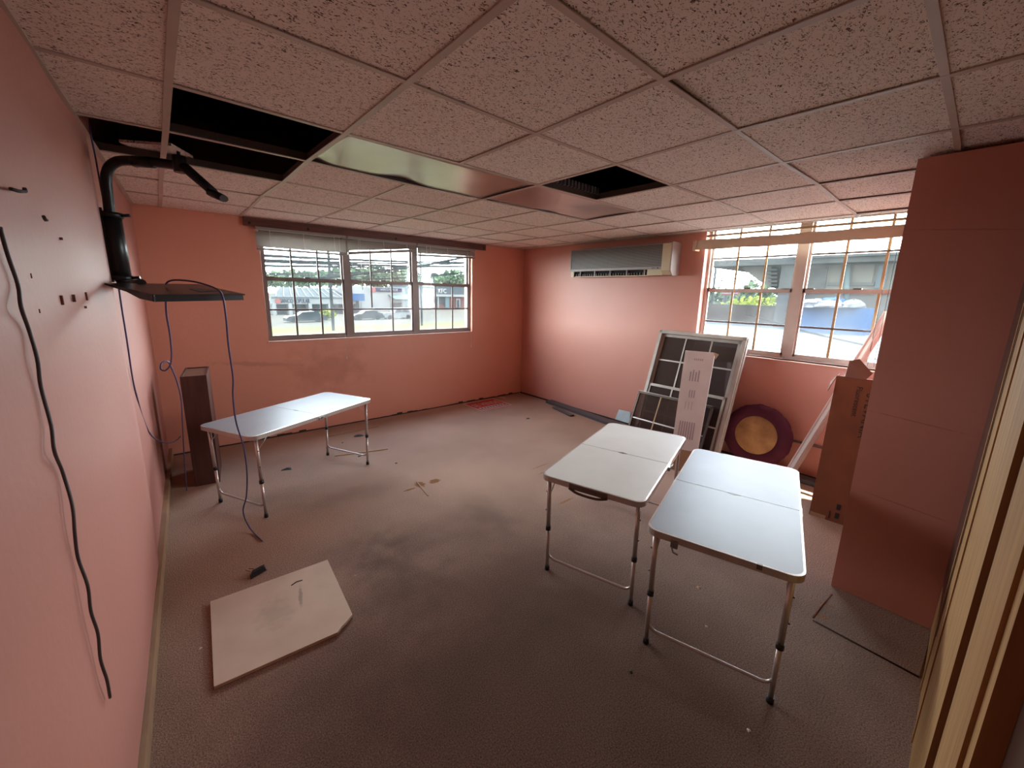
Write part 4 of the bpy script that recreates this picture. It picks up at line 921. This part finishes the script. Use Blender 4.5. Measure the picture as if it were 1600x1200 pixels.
# bank two
Y2 = 84
b2 = tag(empty('bank_annex'), 'pale building with navy bank sign and teal awning across the street', 'building')
bxo(b2, 'wall', M_bw, 567, 634, 449, 497, Y2, 12, zb=GZ)
bxo(b2, 'sign_board', M_navy, 587, 628, 450, 456, Y2-.4, .3)
c = at(608.5, 453, 1, Y2-.5); text('bank_sign', 'BANCO POPULAR', .66, Matrix.Translation(c) @ Matrix.Rotation(PI/2, 4, 'X') @ Matrix.Diagonal((.72, 1, 1, 1)), M_bw, b2, .05)
c = at(584, 453, 1, Y2-.6); MB().tube([(c.x, Y2-.6, c.z), (c.x, Y2-.3, c.z)], .5, 14).build('sign_emblem', MATS['red emblem'], b2)
aw = MB(); p, q_ = at(606, 460, 1, Y2), at(641, 460, 1, Y2); zl = at(620, 467, 1, Y2).z
aw.add([(p.x, Y2, p.z), (q_.x, Y2, q_.z), (q_.x+.5, Y2-2, zl), (p.x+.7, Y2-2, zl)], [(0, 1, 2, 3)]); o = aw.build('awning', M_aw, b2); o.modifiers.new('t', 'SOLIDIFY').thickness = .15
bxo(b2, 'shop_window', M_dwin, 611, 629, 473, 482, Y2-.1, .2)
# restaurant
Y3 = 88
b3 = tag(empty('restaurant_building'), 'grey fascia restaurant with red brick front and white letters across the street', 'building')
bxo(b3, 'fascia', M_greyf, 640, 738, 446, 461, Y3, 10); bxo(b3, 'brick_wall', M_brick, 654, 738, 461, 486, Y3+.5, 9, zb=GZ)
bxo(b3, 'white_ledge', M_bw, 658, 728, 460, 463.5, Y3-.4, .5); bxo(b3, 'side_wall', M_aw, 632, 656, 448, 486, Y3+.4, 9, zb=GZ)
for p0, p1 in ((664, 670), (676, 683), (687, 695)): bxo(b3, 'shop_window', M_dwin, p0, p1, 464, 475, Y3+.3, .2)
for p0, p1 in ((660, 662), (672, 675), (684, 686)): bxo(b3, 'pilaster', M_bw, p0, p1, 463, 482, Y3+.1, .3)
bxo(b3, 'pale_panel', M_aw, 696, 702, 463, 482, Y3+.2, .2); bxo(b3, 'shop_door', M_bw, 713, 719, 467, 482, Y3+.2, .2); bxo(b3, 'door_glass', M_dwin, 714.3, 717.7, 468.5, 482, Y3+.1, .1)
c = at(691, 455, 1, Y3-.2); text('restaurant_sign', 'KFC', 1.5, Matrix.Translation(c) @ Matrix.Rotation(PI/2, 4, 'X') @ Matrix.Diagonal((.85, 1, 1, 1)), mat('white sign letters', (.8, .8, .8, 1), .5), b3, .1)
# cars
def car(px, py, L, paint, label, suv=False, Y=60):
    p = at(px, py, 2, GZ); t = empty('car', (p.x, p.y, GZ), .03, label, 'car')
    if suv: pr = [(-.5, .25), (-.5, .62), (-.46, .98), (-.42, 1.0), (-.15, .98), (-.08, 1.7-.0), (.40, 1.72), (.47, 1.05), (.5, .9), (.5, .25)]
    else: pr = [(-.5, .22), (-.5, .6), (-.44, .82), (-.24, .92), (-.08, 1.38), (.20, 1.42), (.40, .98), (.48, .92), (.5, .6), (.5, .22)]
    n = len(pr); Wc_ = 1.75
    vs = [(x*L, 0, z) for x, z in pr]+[(x*L, Wc_, z) for x, z in pr]; mb = MB(); mb.add(vs, [tuple(range(n)), tuple(range(n, 2*n))]+[(i, (i+1) % n, n+(i+1) % n, n+i) for i in range(n)])
    mb.build('car_body', paint, t)
    zw = (1.02, 1.6) if suv else (.93, 1.33)
    xs = (-.13, .10, .13, .40) if suv else (-.20, .05, .07, .33)
    for a_, b_ in ((xs[0], xs[1]), (xs[2], xs[3])):
        MB().add([(a_*L, -.01, zw[0]), (b_*L, -.01, zw[0]), ((b_-.03)*L, -.01, zw[1]), ((a_+.08)*L if a_ < 0 else a_*L, -.01, zw[1])], [(0, 1, 2, 3)]).__class__
        w_ = MB(); w_.add([(a_*L, -.012, zw[0]), (b_*L, -.012, zw[0]), ((b_-.03)*L, -.012, zw[1]), ((a_+.07)*L if a_ < 0 else a_*L, -.012, zw[1])], [(0, 1, 2, 3)]); w_.build('side_window', M_dwin, t)
    for sx in (-.32, .32):
        for y in (0, Wc_-.2): MB().tube([(sx*L, y-.03, .33), (sx*L, y+.2, .33)], .33, 14).build('wheel', m_tyre, t)
    return t
car(481, 504, 4.9, m_carg, 'dark grey sedan behind the left third of the wide window')
car(577, 500, 4.4, m_carg, 'dark sedan parked behind the middle third of the wide window')
car(624, 498.5, 4.8, m_carw, 'white sport utility car parked right of the dark sedan', True)
# poles and wires
def pole(px, pyb, Y, r, top, label, par=None):
    p = at(px, pyb, 1, Y); return tag(MB().tube([(p.x, Y, GZ), (p.x, Y, top)], [r, r*.8], 10).build('utility_pole', M_pole), label, 'utility pole')
pole(517, 455, 45, .15, 22, 'grey utility pole behind the left third of the wide window')
pole(658, 455, 47, .13, 9.2, 'grey utility pole behind the right third of the wide window')
def wire(p0, p1, y0, y1, r, label=None, sag=.2):
    a, b = at(*p0, 1, y0), at(*p1, 1, y1); e = (b-a); a = a-e*.25; b = b+e*.25
    pts = [a.lerp(b, t/12)-Vector((0, 0, sag*4*(t/12)*(1-t/12))) for t in range(13)]
    return tag(MB().tube(pts, r*2.4, 5).build('overhead_wire', M_wire), None, 'wire')
wires = [((405, 395), (735, 408), 22, 30, .03), ((405, 402), (735, 409), 22, 30, .022), ((405, 404), (735, 414), 23, 30, .03), ((405, 412), (735, 414), 24, 32, .02), ((545, 427), (735, 398), 26, 26, .035),
         ((405, 411), (700, 411), 26, 34, .015), ((450, 424), (735, 418), 28, 36, .014), ((405, 426), (735, 425), 30, 44, .014), ((590, 433), (735, 422), 26, 26, .02), ((600, 418), (735, 431), 26, 46, .012), ((405, 432), (640, 428), 40, 44, .016)]
names = ['highest wire crossing the wide window view', 'second thick wire from the top in the wide window view', 'third wire from the top in the wide window view', 'fourth wire from the top in the wide window view', 'rising diagonal wire in the middle of the wide window view',
         'thin level wire behind the left utility pole', 'thin wire low across the middle third of the window view', 'lowest long thin wire over the trees', 'short rising wire beside the right utility pole', 'thin falling wire in the right third of the window view', 'faint wire just above the bank roof']
for (p0, p1, y0, y1, r), nm in zip(wires, names): wire(p0, p1, y0, y1, r)['label'] = nm
# foliage
def foliage(name, c, rx, ry, rz, m, label, cat='tree', n=420, leaf=.5, trunk=True, seed=1):
    random.seed(seed); t = empty(name, (c[0], c[1], GZ), 0, label, cat)
    mb = MB()
    for k in range(n):
        while True:
            p = Vector((random.uniform(-1, 1), random.uniform(-1, 1), random.uniform(-1, 1)))
            if .25 < p.length < 1: break
        p = p*(.75+.25*noise.noise(p*2+Vector((seed, 0, 0))))
        q = Vector((p.x*rx, p.y*ry, c[2]-GZ+p.z*rz)); s = leaf*random.uniform(.5, 1.2)
        a = Vector([random.uniform(-1, 1) for _ in range(3)]).normalized(); b = a.cross(Vector([random.uniform(-1, 1) for _ in range(3)])).normalized()
        mb.add([q-a*s, q-b*s*.6, q+a*s, q+b*s*.6], [(0, 1, 2, 3)])
    mb.build('foliage', m, t)
    if trunk: MB().tube([(0, 0, 0), (0, 0, c[2]-GZ)], [.3, .15], 8).build('trunk', M_pole, t)
    return t
for k, (px, py, Y, rx, rz, lb) in enumerate(((455, 436, 110, 12, 2.5, 'far dark tree behind the left end of the bank roof'), (500, 436, 115, 10, 2.5, 'far tree behind the middle of the bank roof'), (536, 432, 112, 9, 3.2, 'far tree just left of the first window mullion'), (572, 434, 110, 9, 3, 'far tree above the blue band of the bank'), (590, 432, 118, 7, 4, 'far round tree left of the navy sign'), (612, 437, 112, 9, 2, 'low far tree above the navy sign'), (635, 434, 116, 7, 3.6, 'far tree beside the second window mullion'),
                                         (668, 437, 118, 9, 3, 'far tree behind the right utility pole'), (690, 441, 125, 8, 2.4, 'low far tree above the restaurant letters'), (709, 436, 120, 7, 4, 'far round tree at the right edge of the wide window'), (728, 440, 122, 7, 3, 'far low tree at the right end of the restaurant'))):
    foliage('tree', at(px, py, 1, Y), rx, 4, rz, M_tree, lb, n=420, leaf=.95, seed=k+3)
foliage('shrub', at(513, 490, 1, 62), 1.6, 1.2, .9, M_leafy, 'round yellow green shrub beside the left utility pole', 'shrub', n=240, leaf=.25, trunk=False, seed=31)

# --- behind the right window
def atx(px, py, X): return at(px, py, 0, X)
def wx(par, nm, m, p0, p1, pt, pb, X, dep, zb=None, zt=None):
    a = atx(p0, pb, X); b = atx(p1, pb, X); tz = (atx(p0, pt, X).z+atx(p1, pt, X).z)/2 if zt is None else zt
    z0 = (a.z+b.z)/2 if zb is None else zb
    return MB().box((X, min(a.y, b.y), z0), (X+dep, max(a.y, b.y), tz)).build(nm, m, par)
RZ = .35
nr = tag(empty('flat_roof'), 'wide white flat roof of the next building outside the right window', 'roof')
MB().box((5.4, -14, GZ), (27, 7.0, RZ)).box((11, 7.0, GZ), (27, 12.2, RZ)).build('roof_membrane', M_roofw, nr)
wx(nr, 'parapet', M_parap, 1095, 1215, 476, 490, 26, .4, zb=RZ)
MB().box((12.5, -12, RZ), (12.6, 12, RZ+.03)).build('roof_seam', M_conc, nr); 
hs = tag(MB().tube(smoothpath([atx(1165, 491, 18), atx(1190, 498, 15), atx(1225, 508, 12), atx(1270, 521, 10.5), atx(1350, 539, 9.5)], 5), .02, 6).build('roof_cable', M_wire), 'thin dark cable trailing across the white roof', 'cable')
hs.location.z = 0
cb2 = tag(empty('concrete_building'), 'weathered concrete building with boarded openings outside the right window', 'building')
X4 = 24
wx(cb2, 'wall', M_concw, 1212, 1480, 398, 505, X4, 6, zb=RZ)
wx(cb2, 'concrete_pier', M_conc, 1208, 1238, 402, 505, X4-1.2, 1.5, zb=RZ)
wx(cb2, 'roof_slab', M_conc, 1104, 1480, 401, 412, X4-1.5, 7)
wx(cb2, 'dark_band', M_conc, 1240, 1480, 396, 400, X4-1.7, 1)
st = MB(); A1, A2, A3, A4 = atx(1150, 412, X4-.5), atx(1205, 412, X4-.5), atx(1205, 450, X4-.5), atx(1188, 440, X4-.5)
st.add([A1, A2, A3, A4]+[v+Vector((2.5, 0, 0)) for v in (A1, A2, A3, A4)], [(0, 1, 2, 3), (4, 5, 6, 7), (0, 1, 5, 4), (1, 2, 6, 5), (2, 3, 7, 6), (3, 0, 4, 7)]); st.build('stair_soffit', M_concw, cb2)
for k in range(5): wx(cb2, 'stair_step', M_conc, 1196+k*1.5, 1214, 420+k*6, 423+k*6, X4-.9, .4)
wx(cb2, 'boarded_opening', M_conc, 1258, 1288, 415, 452, X4-.1, .2); wx(cb2, 'boarded_opening', M_concw, 1296, 1320, 412, 443, X4-.1, .2); wx(cb2, 'boarded_opening', M_concw, 1330, 1362, 414, 442, X4-.1, .2); wx(cb2, 'lintel', M_conc, 1290, 1365, 441, 446, X4-.2, .3); wx(cb2, 'lintel', M_conc, 1255, 1290, 413, 420, X4-.2, .3); wx(cb2, 'blue_shutter', mat('pale blue shutter', (.2, .26, .3, 1), .7), 1366, 1382, 412, 450, X4-.1, .2)
MB().tube([atx(1325, 405, X4-.3), atx(1322, 470, X4-.3)], .10, 8).build('drain_pipe', M_aw, cb2)
tp_ = tag(empty('tarpaulin_stack'), 'blue and white tarpaulin covered stack on the white roof', 'tarpaulin')
wx(tp_, 'blue_cover', M_tarp, 1247, 1356, 480, 497, 21, 1.2, zb=RZ)
def heap(px0, px1, pt, pb, X, m, nm, seed):
    a, b = atx(px0, pb, X), atx(px1, pb, X); t = atx((px0+px1)/2, pt, X).z; c = (a+b)/2; ry = abs(a.y-b.y)/2; rz = t-c.z; vs = []; N = 20; K = 8
    for i in range(K+1):
        for j in range(N):
            th = 2*PI*j/N; ph = PI/2*i/K; k_ = 1+.25*noise.noise(Vector((math.cos(th)*2, math.sin(th)*2+seed, ph*2)))
            vs.append((c.x+1.2*math.cos(ph)*math.cos(th)*k_, c.y+ry*math.cos(ph)*math.sin(th)*k_, c.z+rz*math.sin(ph)*k_))
    return mesh_obj(nm, vs, [(i*N+j, i*N+(j+1) % N, (i+1)*N+(j+1) % N, (i+1)*N+j) for i in range(K) for j in range(N)], m, tp_, False)
heap(1250, 1295, 467, 480, 21.4, M_tarpw, 'white_cover', 2); heap(1275, 1325, 469, 480, 21.2, M_tarpw, 'white_cover', 5); heap(1315, 1350, 468, 480, 21.5, M_tarpw, 'white_cover', 9); heap(1285, 1320, 464, 474, 22.0, M_tarp, 'blue_cover', 12)
bb_ = tag(empty('billboard'), 'red and white roadside billboard beyond the parapet', 'billboard')
wx(bb_, 'billboard_panel', mat('billboard red', (.4, .12, .14, 1), .6), 1127, 1152, 453, 461, 60, .5); wx(bb_, 'billboard_strip', M_bw, 1127, 1152, 457.5, 459, 59.9, .1)
for px in (1133, 1146): MB().tube([atx(px, 461, 60), Vector((60, atx(px, 461, 60).y, GZ))], .15, 6).build('billboard_post', M_pole, bb_)
for k, (px, py, X, ry, rz, m, lb) in enumerate(((1112, 470, 70, 7, 3.2, M_tree, 'far tree at the left edge of the right window view'), (1135, 472, 72, 7, 2.6, M_tree, 'far tree behind the billboard posts'), (1165, 471, 70, 8, 2.6, M_tree, 'far tree right of the billboard'), (1190, 468, 66, 6, 3.4, M_tree, 'far tree beside the concrete pier'), (1180, 476, 45, 4, 1.0, M_leafy, 'bright yellow green hedge top behind the parapet'))):
    c = atx(px, py, X); foliage('tree' if k < 4 else 'hedge', (c.x, c.y, c.z), 3, ry, rz, m, lb, 'tree' if k < 4 else 'hedge', n=340, leaf=.6 if k < 4 else .3, trunk=True, seed=50+k)
tag(MB().tube([Vector((40, atx(1117, 430, 40).y, GZ)), atx(1119, 415, 40)], .12, 8).build('utility_pole', M_pole), 'thin grey pole left of the billboard in the right window view', 'utility pole')
for k, (pa_, pb_) in enumerate((((1120, 428), (1200, 426)), ((1100, 434), (1190, 431)), ((1120, 438), (1195, 437)))):
    a, b = atx(*pa_, 40), atx(*pb_, 44); o = tag(MB().tube([a, (a+b)/2-Vector((0, 0, .15)), b], .05, 4).build('overhead_wire', M_wire), ('upper', 'middle', 'lowest')[k]+' of three wires under the concrete roof slab', 'wire')
